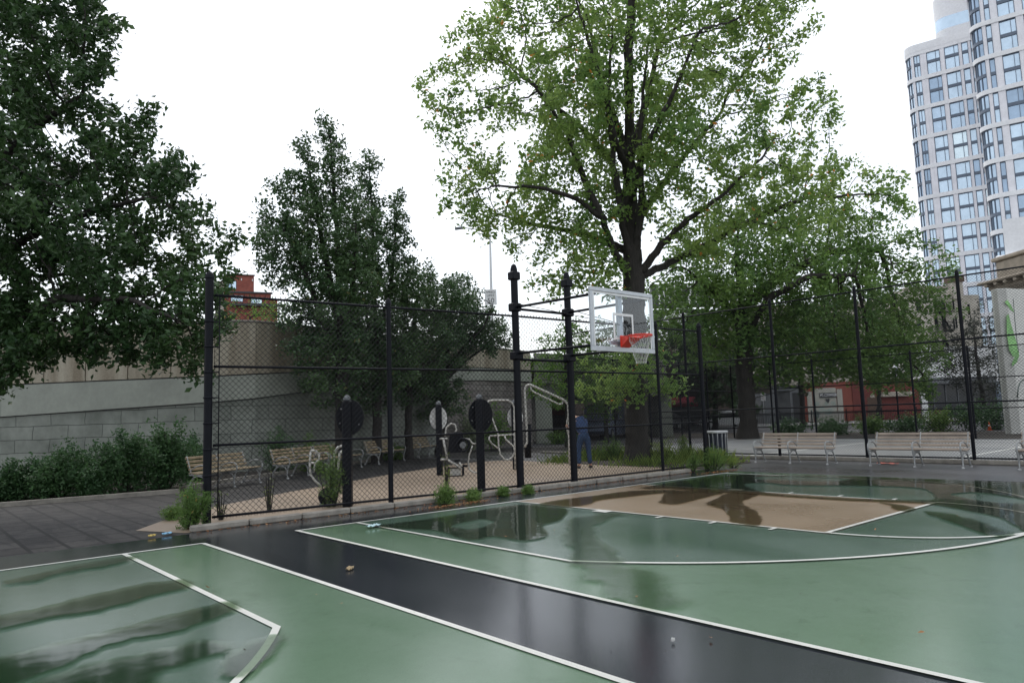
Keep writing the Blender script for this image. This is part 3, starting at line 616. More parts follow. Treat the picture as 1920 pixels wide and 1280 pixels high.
vtubes(t, bs, [[(867, 873), (877, 873)], [(852, 864), (862, 862)]], dB+.1, 'pedal', M_black, .03)

dC = depth_of(G(950, 885)); t, bs = machine(950, 885, dC, 'hoop_frame_trainer', 'white bent-tube exercise frame with a low hanging loop left of the hoop post')
vtubes(t, bs, [[(914, 758), (916, 751.5), (924, 750), (953, 750), (960, 755), (964, 763), (964.5, 813), (966, 880)]], dC, 'upper_hoop', M_whiteframe, .026)
vtubes(t, bs, [[(914, 758), (924, 787), (934, 813), (935, 837), (938, 851), (945, 860), (953, 862), (961, 856), (965, 845), (963, 836), (948, 823), (946, 815)]], dC, 'lower_loop', M_whiteframe, .024)
vtubes(t, bs, [[(918, 817), (964, 814)], [(918, 817), (917, 824), (922, 831), (934, 840)]], dC+.25, 'side_bar', M_whiteframe, .024)

dD = depth_of(G(1067, 872)); t, bs = machine(1067, 872, dD, 'sloping_bar_frame', 'long white sloping double bar frame between the two hoop posts')
vtubes(t, bs, [[(984, 838), (988, 830), (987.6, 803), (986, 769), (984, 733), (986, 723), (993.6, 720.6), (1030, 737), (1058, 750), (1065, 758), (1066, 776), (1067, 820), (1068, 872)]], dD, 'main_tube', M_whiteframe, .036)
vtubes(t, bs, [[(995, 724), (996, 731), (1002, 735), (1048, 757.5), (1054, 757), (1056, 751)]], dD, 'lower_rail', M_whiteframe, .024)
b = MB(); q = P(1069, 798, dD-.1)-bs; b.tube([q+rr_*(.11*math.cos(a))+zz*(.34*math.sin(a)) for a in np.linspace(0, 2*math.pi, 29)[:-1]], .018, 8, True); b.build('hand_loop', M_whiteframe, t)
vtubes(t, bs, [[(990, 795), (990, 858)]], dD+.9, 'support_post', M_black, .11)

# ------------------------------------------------------------------ person at the bar frame
def skin(name, verts, edges, radii, mat, parent, sub=2, root=0):
    me = bpy.data.meshes.new(name); me.from_pydata([tuple(v) for v in verts], edges, []); o = bpy.data.objects.new(name, me); COL.objects.link(o); o.parent = parent
    m_ = o.modifiers.new('skin', 'SKIN'); s_ = o.modifiers.new('sub', 'SUBSURF'); s_.levels = sub; s_.render_levels = sub
    sv = me.skin_vertices[0].data if me.skin_vertices else None
    if sv is None:
        bpy.context.view_layer.objects.active = o; bpy.ops.mesh.customdata_skin_add(); sv = me.skin_vertices[0].data
    for i, r in enumerate(radii): sv[i].radius = (r, r) if not isinstance(r, tuple) else r; sv[i].use_root = (i == root)
    m_.use_smooth_shade = True; me.materials.append(mat); return o
pb = G(1096, 878)
# local frame: x = to the right as seen, y = away; he faces away and to the left, bowed over the hand loop
pt = thing('person', 'person in blue shirt and jeans seen from behind, bowing forward at the white bar frame', 'person', pb, ROTZ)
J = {'pel': (.02, 0, .92), 'wst': (0, .03, 1.08), 'chs': (-.05, .10, 1.30), 'shc': (-.10, .18, 1.46), 'nek': (-.17, .25, 1.50), 'hd1': (-.24, .33, 1.50), 'hd2': (-.31, .40, 1.46),
     'hl': (-.09, 0, .88), 'kl': (-.15, .02, .48), 'al': (-.15, -.02, .09), 'tl': (-.20, .14, .04), 'hr': (.12, 0, .88), 'kr': (.15, .03, .48), 'ar': (.18, .05, .09), 'tr': (.24, .18, .04),
     'sl': (-.26, .16, 1.40), 'el': (-.38, .22, 1.16), 'wl': (-.42, .10, 1.22), 'sr': (.08, .22, 1.40), 'er': (.06, .42, 1.18), 'wr': (-.14, .48, 1.22)}
names = list(J); idx = {n: i for i, n in enumerate(names)}
E_ = [('pel', 'wst'), ('wst', 'chs'), ('chs', 'shc'), ('shc', 'nek'), ('nek', 'hd1'), ('hd1', 'hd2'), ('pel', 'hl'), ('hl', 'kl'), ('kl', 'al'), ('al', 'tl'), ('pel', 'hr'), ('hr', 'kr'), ('kr', 'ar'), ('ar', 'tr'), ('shc', 'sl'), ('sl', 'el'), ('el', 'wl'), ('shc', 'sr'), ('sr', 'er'), ('er', 'wr')]
RD = dict(pel=.13, wst=.125, chs=.15, shc=.12, nek=.055, hd1=.085, hd2=.08, hl=.09, kl=.058, al=.042, tl=.035, hr=.09, kr=.058, ar=.042, tr=.035, sl=.062, el=.042, wl=.028, sr=.062, er=.042, wr=.028)
skin('body', [J[n] for n in names], [(idx[a], idx[b_]) for a, b_ in E_], [RD[n] for n in names], M_skin, pt)
def sub(nlist, grow, name, mat, root=0, extra=None):
    ii = {n: i for i, n in enumerate(nlist)}; ed = [(ii[a], ii[b_]) for a, b_ in E_ if a in ii and b_ in ii]; vv = [J[n] for n in nlist]; rr = [RD[n]+grow for n in nlist]
    if extra:
        for (a, p_, r_) in extra: vv.append(p_); rr.append(r_); ed.append((ii[a], len(vv)-1))
    return skin(name, vv, ed, rr, mat, pt, root=root)
def lerp(a, b_, t): return tuple(J[a][i]*(1-t)+J[b_][i]*t for i in range(3))
sub(['pel', 'wst', 'hl', 'kl', 'hr', 'kr'], .02, 'jeans', M_denim, extra=[('kl', lerp('kl', 'al', .92), .072), ('kr', lerp('kr', 'ar', .92), .072)])
sub(['wst', 'chs', 'shc', 'sl', 'el', 'sr', 'er'], .028, 'shirt', M_shirt, root=1, extra=[('el', lerp('el', 'wl', .7), .05), ('er', lerp('er', 'wr', .7), .05), ('wst', (.02, .0, .98), .155)])
skin('hair', [(-.20, .29, 1.56), (-.26, .34, 1.56), (-.32, .39, 1.53)], [(0, 1), (1, 2)], [.07, .085, .07], M_hair, pt)
for a, t_ in (('al', 'tl'), ('ar', 'tr')): skin('shoe', [(J[a][0], J[a][1]-.03, .05), (J[a][0], J[a][1]+.03, .05), J[t_]], [(0, 1), (1, 2)], [.05, .055, .042], M_shoe, pt)
def hand(wr, dr, parent):
    wv = Vector(J[wr]); dv = Vector(dr).normalized(); sd_ = dv.cross(Vector((0, 0, 1))).normalized(); up = sd_.cross(dv)
    V_ = [wv, wv+dv*.05]; E2 = [(0, 1)]; Rr = [.026, .034]
    for i, (o_, l_) in enumerate(((-.03, .06), (-.01, .07), (.01, .065), (.03, .05))):
        a = wv+dv*.085+up*o_; V_ += [a, a+dv*l_*.5+sd_*.012, a+dv*l_*.6+sd_*.04]; n_ = len(V_); E2 += [(1, n_-3), (n_-3, n_-2), (n_-2, n_-1)]; Rr += [.011, .009, .008]
    a = wv+dv*.04-up*.035; V_ += [a, a+dv*.03-up*.02+sd_*.02]; n_ = len(V_); E2 += [(1, n_-2), (n_-2, n_-1)]; Rr += [.012, .01]
    skin('hand', V_, E2, Rr, M_skin, parent, 1)
hand('wl', (-.3, -.5, .3), pt); hand('wr', (-.8, -.2, .2), pt)
skin('cuff', [lerp('el', 'wl', .55), lerp('el', 'wl', .95)], [(0, 1)], [.055, .052], M_ltblue, pt)
# ------------------------------------------------------------------ retaining wall of the elevated road, with the bridge that carries on from it
M_panel = pmat('stained_concrete_panel', (.42, .385, .305), .85, var=.4, scale=2.0, col2=(.20, .165, .115), bumps=.3, bscale=30, squash=(1, 1, .09))
M_band = pmat('grey_green_painted_concrete', (.31, .33, .285), .75, var=.25, scale=.8, bumps=.15, bscale=20)
M_stone = brickmat('painted_stone_blocks', (.28, .30, .265), (.235, .255, .225), (.12, .13, .115), 1.35, .46, .016, .8, .5, .03, .35)
M_stone2 = brickmat('rough_grey_stone_blocks', (.30, .28, .26), (.22, .20, .19), (.10, .09, .08), .75, .30, .018, .85, .5, .03, .4)
wl = [(-420, 27.6), (0, 25.5), (400, 24.4), (480, 24.9), (560, 26.3), (640, 28.1), (740, 30.7), (820, 33.2), (905, 36.2), (1000, 40.5)]
WP = [VL(x, 800, v) for x, v in wl]; WP = [(p.x, p.y) for p in WP]
zu = [3.24, 3.24, 3.24, 3.3, 3.42, 3.55, 3.75, 3.92, 4.05, 4.1]; zl = [1.9, 2.15, 2.40, 2.5, 2.71, 2.9, 3.1, 3.3, 3.45, 3.5]; ztp = 5.12
wall = thing('retaining_wall', 'long stained concrete retaining wall of the raised road behind the benches', 'wall', V2W(*WP[2]), ROTZ)
w0 = Vector(WP[2])
for i in range(len(WP)-1):
    A = Vector(WP[i]); B = Vector(WP[i+1]); L_ = (B-A).length; an = math.atan2((B-A).y, (B-A).x)
    def put(o): o.location = (A.x-w0.x, A.y-w0.y, 0); o.rotation_euler.z = an; return o
    n = max(1, round(L_/1.5)); b = MB()
    for k_ in range(n):
        x0 = L_*k_/n+.022; x1 = L_*(k_+1)/n-.022; t0 = zu[i]+(zu[i+1]-zu[i])*(k_+.0)/n; t1 = zu[i]+(zu[i+1]-zu[i])*(k_+1)/n
        b = MB(); yy = .03+.012*random.random(); b.add([(x0, yy, t0+.05), (x1, yy, t1+.05), (x1, .5, t1+.05), (x0, .5, t0+.05), (x0, yy, ztp), (x1, yy, ztp), (x1, .5, ztp), (x0, .5, ztp)], [(3, 2, 1, 0), (4, 5, 6, 7), (0, 1, 5, 4), (1, 2, 6, 5), (2, 3, 7, 6), (3, 0, 4, 7)])
        put(b.build('wall_panel', M_panel, wall))
    put(MB().add([(0, 0, zl[i]), (L_-.015, 0, zl[i+1]), (L_-.015, .5, zl[i+1]), (0, .5, zl[i]), (0, 0, zu[i]), (L_-.015, 0, zu[i+1]), (L_-.015, .5, zu[i+1]), (0, .5, zu[i])], [(3, 2, 1, 0), (4, 5, 6, 7), (0, 1, 5, 4), (1, 2, 6, 5), (2, 3, 7, 6), (3, 0, 4, 7)]).build('concrete_band', M_band, wall))
    put(MB().add([(0, .07, 0), (L_, .07, 0), (L_, .5, 0), (0, .5, 0), (0, .07, zl[i]-.04), (L_, .07, zl[i+1]-.04), (L_, .5, zl[i+1]-.04), (0, .5, zl[i]-.04)], [(3, 2, 1, 0), (4, 5, 6, 7), (0, 1, 5, 4), (1, 2, 6, 5), (2, 3, 7, 6), (3, 0, 4, 7)]).build('stone_base', M_stone2 if i >= 7 else M_stone, wall))
    put(MB().box(0, L_, .14, .46, 0, ztp-.1).build('wall_core', M_blackmatte, wall)); put(MB().bbox(-.0, L_, .0, .54, ztp+.002, ztp+.09, .02).build('coping', M_kerb, wall))
# earth fill and bushes behind the wall top
b = MB(); b.prism([tuple(V2W(p[0], p[1]+.52)[:2]) for p in WP]+[tuple(V2W(25, 70)[:2]), tuple(V2W(-40, 70)[:2])], 3.0, 4.75); struct(b.build('embankment', M_soil))
br = thing('road_bridge', 'concrete road bridge on steel girders carrying the raised road past the big tree', 'bridge', V2W(1.2, 41, 0), ROTZ)
M_parapet = pmat('grey_concrete_parapet', (.24, .235, .215), .85, var=.35, scale=1.2, squash=(1, 1, .2)); M_girder = pmat('grey_green_girder', (.16, .165, .15), .6, var=.4, scale=2)
BL, BY = 8.6, 5.2
def slab(y0_, y1_, za, zb2, zc, zd): return MB().add([(0, y0_, za), (BL, BY+y0_, zb2), (BL, BY+y1_, zb2), (0, y1_, za), (0, y0_, zc), (BL, BY+y0_, zd), (BL, BY+y1_, zd), (0, y1_, zc)], [(3, 2, 1, 0), (4, 5, 6, 7), (0, 1, 5, 4), (1, 2, 6, 5), (2, 3, 7, 6), (3, 0, 4, 7)])
slab(0, 9.8, 3.45, 3.3, 3.75, 3.6).build('deck', M_parapet, br); slab(-.1, .2, 4.15, 4.0, 5.15, 4.9).build('parapet', M_parapet, br); slab(.02, .22, 3.755, 3.605, 4.145, 3.995).build('fascia', M_girder, br)
for k_ in range(16): MB().box(.1+k_*.53, .34+k_*.53, .06+.605*(.1+k_*.53)-.1, .06+.605*(.1+k_*.53), 3.8-.01*k_, 4.12-.01*k_).build('rib', M_parapet, br)
b = MB()
for z_ in (2.75, 3.4): b.beam((0, .3, z_), (BL, BY+.3, z_-.12), .35, .06)
b.beam((0, .3, 3.08), (BL, BY+.3, 2.96), .05, .62); b.build('girder', M_girder, br)
MB().bbox(0, .95, .2, 9.5, 0, 2.7, .03).build('abutment', M_band, br); MB().bbox(BL-.6, BL+.3, BY+.2, BY+9, 0, 2.6, .03).build('abutment', M_band, br)

# ------------------------------------------------------------------ buildings
def vbld(name, label, cat, px, d, group=None):
    o = VL(px, 790, d); return thing(name, label, cat, V2W(o.x, d), ROTZ, group), (o.x, d)
def vb(t, og, px0, px1, y0, y1, name, mat, dd=0., th=.3, z0=None, bev=0, parent=None):
    """box whose front face stands dd behind the building's plane and covers the measured rectangle"""
    d = og[1]+dd; xm = (px0+px1)/2; ym = (y0+y1)/2
    u0 = VL(px0, ym, d).x-og[0]; u1 = VL(px1, ym, d).x-og[0]; zt = VL(xm, y0, d).z; zb = VL(xm, y1, d).z if z0 is None else z0
    b = MB(); (b.bbox(u0, u1, dd, dd+th, zb, zt, bev) if bev else b.box(u0, u1, dd, dd+th, zb, zt)); return b.build(name, mat, parent or t)
M_brickred = brickmat('red_brick', (.33, .085, .055), (.26, .065, .045), (.20, .12, .10), .4, .14, .012, .8, .5, .005, .25)
M_redpaint = pmat('faded_red_paint', (.18, .038, .03), .7, var=.35, scale=1.5, bumps=.1)
M_bricktan = brickmat('pale_tan_brick', (.62, .58, .51), (.53, .50, .44), (.42, .40, .36), .3, .12, .01, .85, .5, .004, .3)
M_beige = pmat('beige_render', (.40, .36, .30), .85, var=.25, scale=.6)
M_stonebank = brickmat('limestone_ashlar', (.33, .30, .25), (.29, .26, .215), (.19, .17, .14), 1.2, .5, .012, .85, .5, .006, .25)
M_limecornice = pmat('weathered_limestone', (.30, .26, .205), .85, var=.35, scale=1.5)
M_chim = pmat('brown_chimney_cap', (.11, .07, .05), .8)
M_hand = pmat('pale_painted_handball_wall', (.66, .66, .62), .7, var=.10, scale=.5, bumps=.1)
M_hand2 = pmat('grey_concrete_end', (.50, .50, .47), .8, var=.15, scale=.8)
M_spray = pmat('green_spray_paint', (.27, .58, .19), .5, var=.5, scale=1.5)
M_spray2 = pmat('grey_green_spray', (.15, .19, .17), .6)
M_teal = pmat('teal_spray', (.15, .42, .38), .6)
M_awn = pmat('red_awning', (.32, .02, .035), .6, var=.2)
M_graf = pmat('off_white_shutter', (.42, .41, .36), .7, var=.2, scale=2)
# red building above the wall, far left
t, og = vbld('red_building', 'red brick stepped building rising above the wall between the two left trees', 'building', 440, 92)
vb(t, og, 421, 474, 515, 640, 'upper_block', M_brickred, 0, 9); vb(t, og, 421, 498, 547, 640, 'lower_block', M_brickred, -1.2, 9); vb(t, og, 495, 512, 559, 640, 'side_block', M_brickred, -.8, 8); t.rotation_euler.z += .36
vb(t, og, 420, 500, 545, 548, 'parapet', M_blackmatte, -1.4, .5); vb(t, og, 420, 475, 513.5, 515, 'parapet', M_blackmatte, -.2, .5); vb(t, og, 421, 520, 566.5, 571, 'balcony_edge', M_blackmatte, -2, .8)
for (a, b_, c, e) in ((424, 443, 526, 543), (426, 448, 553, 565.5), (461, 482, 556, 567)):
    f = vb(t, og, a, b_, c, e, 'window', M_blackmatte, -1.24 if c > 545 else -.04, .1)
    m_ = (a+b_)/2; vb(t, og, a+1, m_-.6, c+1, e-1, 'pane', M_tglass, -1.27 if c > 545 else -.07, .04, parent=f); vb(t, og, m_+.6, b_-1, c+1, e-1, 'pane', M_tglass, -1.27 if c > 545 else -.07, .04, parent=f)
for a in (451.5, 471): vb(t, og, a-.8, a+.8, 521, 525, 'wall_light', M_white, -.1, .12)
t, og = vbld('beige_building', 'narrow beige building edge just left of the red brick building', 'building', 412, 84)
vb(t, og, 404, 419, 530, 640, 'wall', M_beige, 0, 1.2); t.rotation_euler.z += .36
for y in (545, 562, 579): vb(t, og, 408, 413, y, y+9, 'window', M_dglass, -.05, .08)
vb(t, og, 403.5, 419.5, 527, 530, 'cornice', M_beige, -.3, 1)
# tower
tw = VL(1700, 105, 150); TOW = thing('glass_tower', 'tall white tower with rounded corners and a grid of pale blue windows', 'tower', V2W(tw.x, 150), ROTZ)
def rounded(p0, dirv, length, rad, back):
    """front edge path: starts behind, rounds the corner, runs along dirv"""
    dx, dy = dirv; nx, ny = dy, -dx; pts = []
    c = (p0[0]+dx*rad-nx*rad, p0[1]+dy*rad-ny*rad); a_end = math.atan2(ny, nx); 
    for k_ in range(9):
        a = a_end-math.pi/2*(1-k_/8); pts.append((c[0]+rad*math.cos(a), c[1]+rad*math.sin(a)))
    pts = [(pts[0][0]-nx*back, pts[0][1]-ny*back)]+pts+[(p0[0]+dx*length, p0[1]+dy*length)]
    return pts
def arcl(pts):
    s = [0]
    for a, b_ in zip(pts, pts[1:]): s.append(s[-1]+math.hypot(b_[0]-a[0], b_[1]-a[1]))
    return s
def strip(pts, S, s0, s1, off, off2, z0, z1, b):
    ks = sorted({s0, s1} | {s for s in S if s0 < s < s1}); ring = []
    for s in ks:
        for i in range(len(S)-1):
            if S[i] <= s+1e-9 <= S[i+1]+2e-9 or i == len(S)-2:
                t_ = (s-S[i])/(S[i+1]-S[i]); x = pts[i][0]+(pts[i+1][0]-pts[i][0])*t_; y = pts[i][1]+(pts[i+1][1]-pts[i][1])*t_
                tx, ty = pts[i+1][0]-pts[i][0], pts[i+1][1]-pts[i][1]; l_ = math.hypot(tx, ty); ring.append((x, y, ty/l_, -tx/l_)); break
    inn = [(x+nx*off, y+ny*off) for x, y, nx, ny in ring]; outr = [(x+nx*off2, y+ny*off2) for x, y, nx, ny in ring]
    n = len(ring); vs = [(*p, z0) for p in outr]+[(*p, z1) for p in outr]+[(*p, z0) for p in inn]+[(*p, z1) for p in inn]; fs = []
    for i in range(n-1): fs += [(i, i+1, n+i+1, n+i), (2*n+i+1, 2*n+i, 3*n+i, 3*n+i+1), (n+i, n+i+1, 3*n+i+1, 3*n+i), (i+1, i, 2*n+i, 2*n+i+1)]
    fs += [(0, n, 3*n, 2*n), (n-1, 3*n-1, 4*n-1, 2*n-1)]; b.add(vs, fs); return b
def towervol(p0, dirv, length, rad, back, cols, zbands, ztop, zbot):
    pts = rounded(p0, dirv, length, rad, back); S = arcl(pts); sc = S[1]; tot = S[-1]
    core = [(x, y) for x, y in pts]; nx, ny = dirv[1], -dirv[0]
    core2 = core+[(core[-1][0]-nx*back, core[-1][1]-ny*back)]
    b = MB(); b.prism([(x-nx*.5*(1 if i > 8 else 0), y-ny*.5*(1 if i > 8 else 0)) for i, (x, y) in enumerate(core2)], zbot, ztop-.5); 
    b2 = MB(); strip(pts, S, 0, tot, -1.2, -.42, zbot, ztop-1, b2); b2.build('facade_backing', M_tframe, TOW)
    # piers between columns
    edges = [(sc+a, sc+b_) for a, b_, n in cols]; gaps = []; prev = 0
    for a, b_ in edges: gaps.append((prev, a)); prev = b_
    gaps.append((prev, tot))
    for a, b_ in gaps:
        if b_-a > .05:
            q = MB(); strip(pts, S, a, b_, -.42, .0, zbot, ztop-1.2, q)
            n_ = int((b_-a)/.55)
            if a > sc-1:
                for k_ in range(n_+1):
                    s_ = a+(b_-a)*(k_/max(1, n_)); s_ = min(max(s_, a+.04), b_-.04); strip(pts, S, s_-.04, s_+.04, .0, .07, zbot, ztop-1.2, q)
            q.build('pier', M_tpanel, TOW)
    for z in zbands: q = MB(); strip(pts, S, 0, tot, .003, .16, z-.42, z+.42, q); q.build('floor_band', M_twhite, TOW)
    q = MB(); strip(pts, S, 0, tot, -1, .12, ztop-2.4, ztop, q); q.build('parapet', M_twhite, TOW)
    for zi in range(len(zbands)):
        z1 = zbands[zi]-.42; z0 = (zbands[zi+1]+.42) if zi < len(zbands)-1 else zbands[zi]-6.0
        z1 = zbands[zi]-.42
        for (a, b_, nm) in cols:
            a += sc; b_ += sc; w_ = MB(); zm = (z0+z1)/2
            for (q0, q1, r0, r1) in ((a, a+.12, z0, z1), (b_-.12, b_, z0, z1), (a+.121, b_-.121, z1-.14, z1), (a+.121, b_-.121, zm-.3, zm+.3)): strip(pts, S, q0, q1, -.36, -.10, r0, r1, w_)
            for k_ in range(1, nm):
                s_ = a+(b_-a)*(k_/nm if nm != 2 or b_-a < 2 else .68); strip(pts, S, s_-.05, s_+.05, -.36, -.12, z0, zm-.301, w_); strip(pts, S, s_-.05, s_+.05, -.36, -.12, zm+.301, z1-.141, w_)
            f = w_.build('window', M_tframe, TOW); q = MB(); strip(pts, S, a+.02, b_-.02, -.40, -.30, z0, z1-.02, q); q.build('pane', M_tglass, f)
    return pts
def T(px, d, y=105): p = VL(px, y, d); return (p.x-tw.x, d-150)
zb = [77.4-6.5*k_ for k_ in range(0, 12)]
dl = Vector((9.5, -7.0)).normalized()
M_b = pmat('tower_core', (.45, .45, .46), .7, bumps=0)
p0 = T(1695, 150)
Lc = [(-1.0, 1.16, 2), (1.65, 2.9, 2), (4.1, 6.6, 2), (7.4, 10.0, 2), (10.5, 11.7, 1), (12.1, 13.6, 2)]
towervol(p0, dl, 22, 2.0, 20, [(a+1.14, b_+1.14, n) for a, b_, n in Lc], zb, 78.6, 0)
p1 = T(1822, 128, 90)
towervol(p1, dl, 24, 2.0, 26, [(a+1.14, b_+1.14, n) for a, b_, n in ((-1.0, 1.85, 3), (2.4, 3.3, 1), (4.4, 7.0, 2), (8.1, 9.1, 1), (10.2, 12.7, 2))], [70.9-6.5*k_ for k_ in range(-4, 7)], 104, 16)
for z0_, z1_, m_, nm in ((79, 81.9, M_twhite, 'penthouse_base'), (81.9, 84.6, M_tglass, 'penthouse_glazing'), (84.6, 89.5, M_twhite, 'penthouse_roof')):
    pp = rounded((T(1747, 150, 40)[0], T(1747, 150, 40)[1]-.5), dl, 22, 2.6, 10); nx, ny = dl[1], -dl[0]; q = MB(); q.prism(pp+[(pp[-1][0]-nx*10, pp[-1][1]-ny*10)], z0_-(0.6 if 'base' in nm else 0), z1_); q.build(nm, m_, TOW)
t, og = vbld('white_building', 'plain white low block in front of the tower at the right edge', 'building', 1930, 112)
vb(t, og, 1884, 2050, 408, 482, 'wall', M_twhite, 0, 5, z0=0); vb(t, og, 1878, 2050, 473, 480, 'roof_edge', M_twhite, -.8, .8, bev=.2); t.rotation_euler.z -= .62
# stone bank building: its long front runs towards us along the street
q = VL(1842, 529, 84); t = thing('bank_building', 'old limestone building with a heavy bracketed cornice at the right edge', 'building', V2W(q.x+.3, 84), ROTZ-math.pi/2+.06)
def bz(y): return VL(1850, y, 84).z
MB().box(0, 30, .9, 14, 0, bz(546)).build('wall', M_stonebank, t); MB().bbox(.6, 30, 1.0, 14, bz(529), bz(494), .15).build('attic', M_limecornice, t); MB().bbox(.3, 30.2, .7, 14, bz(494), bz(487), .1).build('attic_coping', M_limecornice, t)
MB().bbox(-.9, 30, -.5, 14, bz(534), bz(529), .12).build('cornice', M_limecornice, t); MB().bbox(-.3, 30, .5, 14, bz(546), bz(534.2), .1).build('frieze', M_limecornice, t)
for k_ in range(16): MB().bbox(.2+k_*1.5, .7+k_*1.5, -.35, .5, bz(540), bz(534.3), .06).build('bracket', M_limecornice, t)
b = MB()
for k_ in range(90): b.box(k_*.3, k_*.3+.17, .6, .9, bz(550), bz(546.2))
b.build('dentils', M_limecornice, t)
for k_ in range(5): x = 1.5+k_*3.5; f = MB().bbox(x, x+1.8, .82, 1.1, 3.5, 8.5, .05).build('window', M_limecornice, t); MB().box(x+.2, x+1.6, .78, .81, 3.7, 8.3).build('pane', M_dglass, f)
# tenement with chimney and fire escape
t, og = vbld('apartment_building', 'pale brick apartment building with a black fire escape and square chimney', 'building', 1770, 80)
vb(t, og, 1700, 1782, 541, 700, 'wall', M_bricktan, 0, 12, z0=0); vb(t, og, 1782, 1842, 553, 700, 'side_wing', M_bricktan, .8, 11, z0=0)
ch = vb(t, og, 1787, 1806, 527, 560, 'chimney', M_bricktan, .5, 1.2); vb(t, og, 1784.5, 1808, 516, 528, 'chimney_cap', M_chim, .35, 1.5, parent=ch)
vb(t, og, 1699, 1783, 537, 541.5, 'cornice', M_beige, -.3, 1.2)
for (a, b_, c, e) in ((1752, 1758, 562, 582), (1765, 1772, 562, 582), (1753, 1759, 595, 618), (1767, 1774, 593, 618), (1754, 1760, 632, 652), (1768, 1775, 632, 652), (1718, 1726, 562, 582), (1719, 1727, 595, 616), (1720, 1728, 632, 652)):
    f = vb(t, og, a-.8, b_+.8, c-.8, e+1.5, 'window', M_beige, -.06, .2); vb(t, og, a, b_, c, e, 'pane', M_dglass, -.10, .05, parent=f)
for (a, b_, c, e) in ((1786.5, 1789, 558, 580), (1788, 1790.5, 596, 616), (1792, 1795, 594, 615), (1815, 1819, 570, 590), (1817, 1821, 605, 625)): vb(t, og, a, b_, c, e, 'window', M_dglass, .74, .1)
fe = MB()
for (ya, yb) in ((574, 586), (612, 622), (650, 660)):
    z0_ = VL(1760, yb, 80).z; z1_ = z0_+1.0; u0 = VL(1748, yb, 80).x-og[0]; u1 = VL(1779, yb, 80).x-og[0]
    fe.box(u0, u1, -1.1, -.05, z0_-.06, z0_)
    for zz_ in (z1_, (z0_+z1_)/2): fe.box(u0, u1, -1.12, -1.08, zz_-.03, zz_+.03)
    for k_ in range(15): x = u0+(u1-u0)*k_/14; fe.box(x-.015, x+.015, -1.11, -1.09, z0_, z1_)
    fe.beam((u0+.3, -.8, z0_), (u1-.3, -.8, z0_-2.3), .35, .05)
fe.build('fire_escape', M_black, t)
t, og = vbld('brick_apartments', 'tan brick apartments above the red shop, mostly hidden by trees', 'building', 1580, 86)
vb(t, og, 1400, 1698, 575, 700, 'wall', M_bricktan, 0, 12, z0=0); vb(t, og, 1398, 1699, 569, 575, 'cornice', M_beige, -.4, 1)
for r_ in range(3):
    for k_ in range(12): x = 1412+k_*24; y = 590+r_*38-k_*.7; f = vb(t, og, x-.8, x+9.8, y-.8, y+22.8, 'window', M_beige, -.06, .2); vb(t, og, x, x+9, y, y+21, 'pane', M_dglass, -.10, .05, parent=f)
# street level shops
t, og = vbld('white_fronted_shop', 'low shop with blank white upper wall over a dark glass front', 'shop', 1790, 71)
vb(t, og, 1728, 1870, 650, 712, 'upper_wall', M_white, 0, 8); vb(t, og, 1728, 1870, 706, 719, 'canopy', M_plate, -.6, 1, bev=.08); vb(t, og, 1737, 1870, 719, 800, 'shop_front', M_dglass, .3, 7, z0=.1); vb(t, og, 1726, 1737, 650, 800, 'corner_pier', M_white, -.1, .8, z0=.1)
for x in (1752, 1775, 1798, 1820, 1842): vb(t, og, x, x+1.4, 719, 800, 'mullion', M_plate, .2, .1, z0=.1)
t, og = vbld('red_shop', 'red painted corner shop with a cream awning box over its roller door', 'shop', 1665, 71)
vb(t, og, 1600, 1725, 712, 800, 'wall', M_redpaint, 0, 8, z0=.1); vb(t, og, 1655, 1711, 734, 743, 'awning_box', M_beige, -.7, .7, bev=.05); 
b_o = vb(t, og, 1656, 1724, 744, 800, 'roller_door', M_redpaint, -.05, .06, z0=.1); vb(t, og, 1628, 1655, 744, 800, 'doorway', M_chim, -.03, .05, z0=.1)
vb(t, og, 1632, 1640, 740, 745, 'vent', M_beige, -.06, .05)
t, og = vbld('graffiti_shop', 'closed white shop front with a small black name board and teal graffiti', 'shop', 1548, 71)
vb(t, og, 1509, 1600, 716, 800, 'wall', M_brickred, .1, 8, z0=.1); vb(t, og, 1526, 1569, 727, 790, 'shutter', M_graf, -.03, .1); vb(t, og, 1515, 1524, 734, 790, 'side_shutter', M_graf, -.02, .1); vb(t, og, 1571, 1581, 729, 790, 'side_shutter', M_graf, -.02, .1)
sg = vb(t, og, 1537, 1568, 736, 745, 'name_board', M_blackmatte, -.12, .07)
q = VL(1552.5, 740.5, 71); text('FLOWER', .42, 'lettering', M_white, sg, (q.x-og[0], -.13, q.z), depth=.005)
b = MB()
for cx, cy, rx, ry in ((1540, 768, 3.2, 4), (1547, 772, 3, 3.5), (1553, 772, 3.6, 3.8), (1557, 770, 3, 4), (1550, 757, 3, 2.5), (1562, 756, 3, 2.5), (1532, 757, 3, 2.5)):
    c = VL(cx, cy, 71); b.tube([(c.x-og[0]+rx*.0525*math.cos(a), -.045, c.z+ry*.0525*math.sin(a)) for a in np.linspace(0, 2*math.pi, 15)[:-1]], .018, 4, True)
b.build('graffiti', M_teal, t)
c = VL(1531, 775, 71); b = MB(); u, z_ = c.x-og[0], c.z; b.add([(u-.25, -.04, z_+.55), (u+.3, -.04, z_+.1), (u+.25, -.04, z_-.35), (u-.1, -.04, z_-.6), (u-.28, -.04, z_-.2)], [(0, 4, 3, 2, 1)]); b.build('paint_blot', M_spray2, t)
c = VL(1551, 748, 71); b = MB(); u, z_ = c.x-og[0], c.z; b.add([(u-.3, -.135, z_), (u+.2, -.135, z_+.05), (u+.1, -.135, z_-.3), (u, -.135, z_-.4)], [(0, 3, 2, 1)]); b.build('paint_blot', M_blackmatte, t)
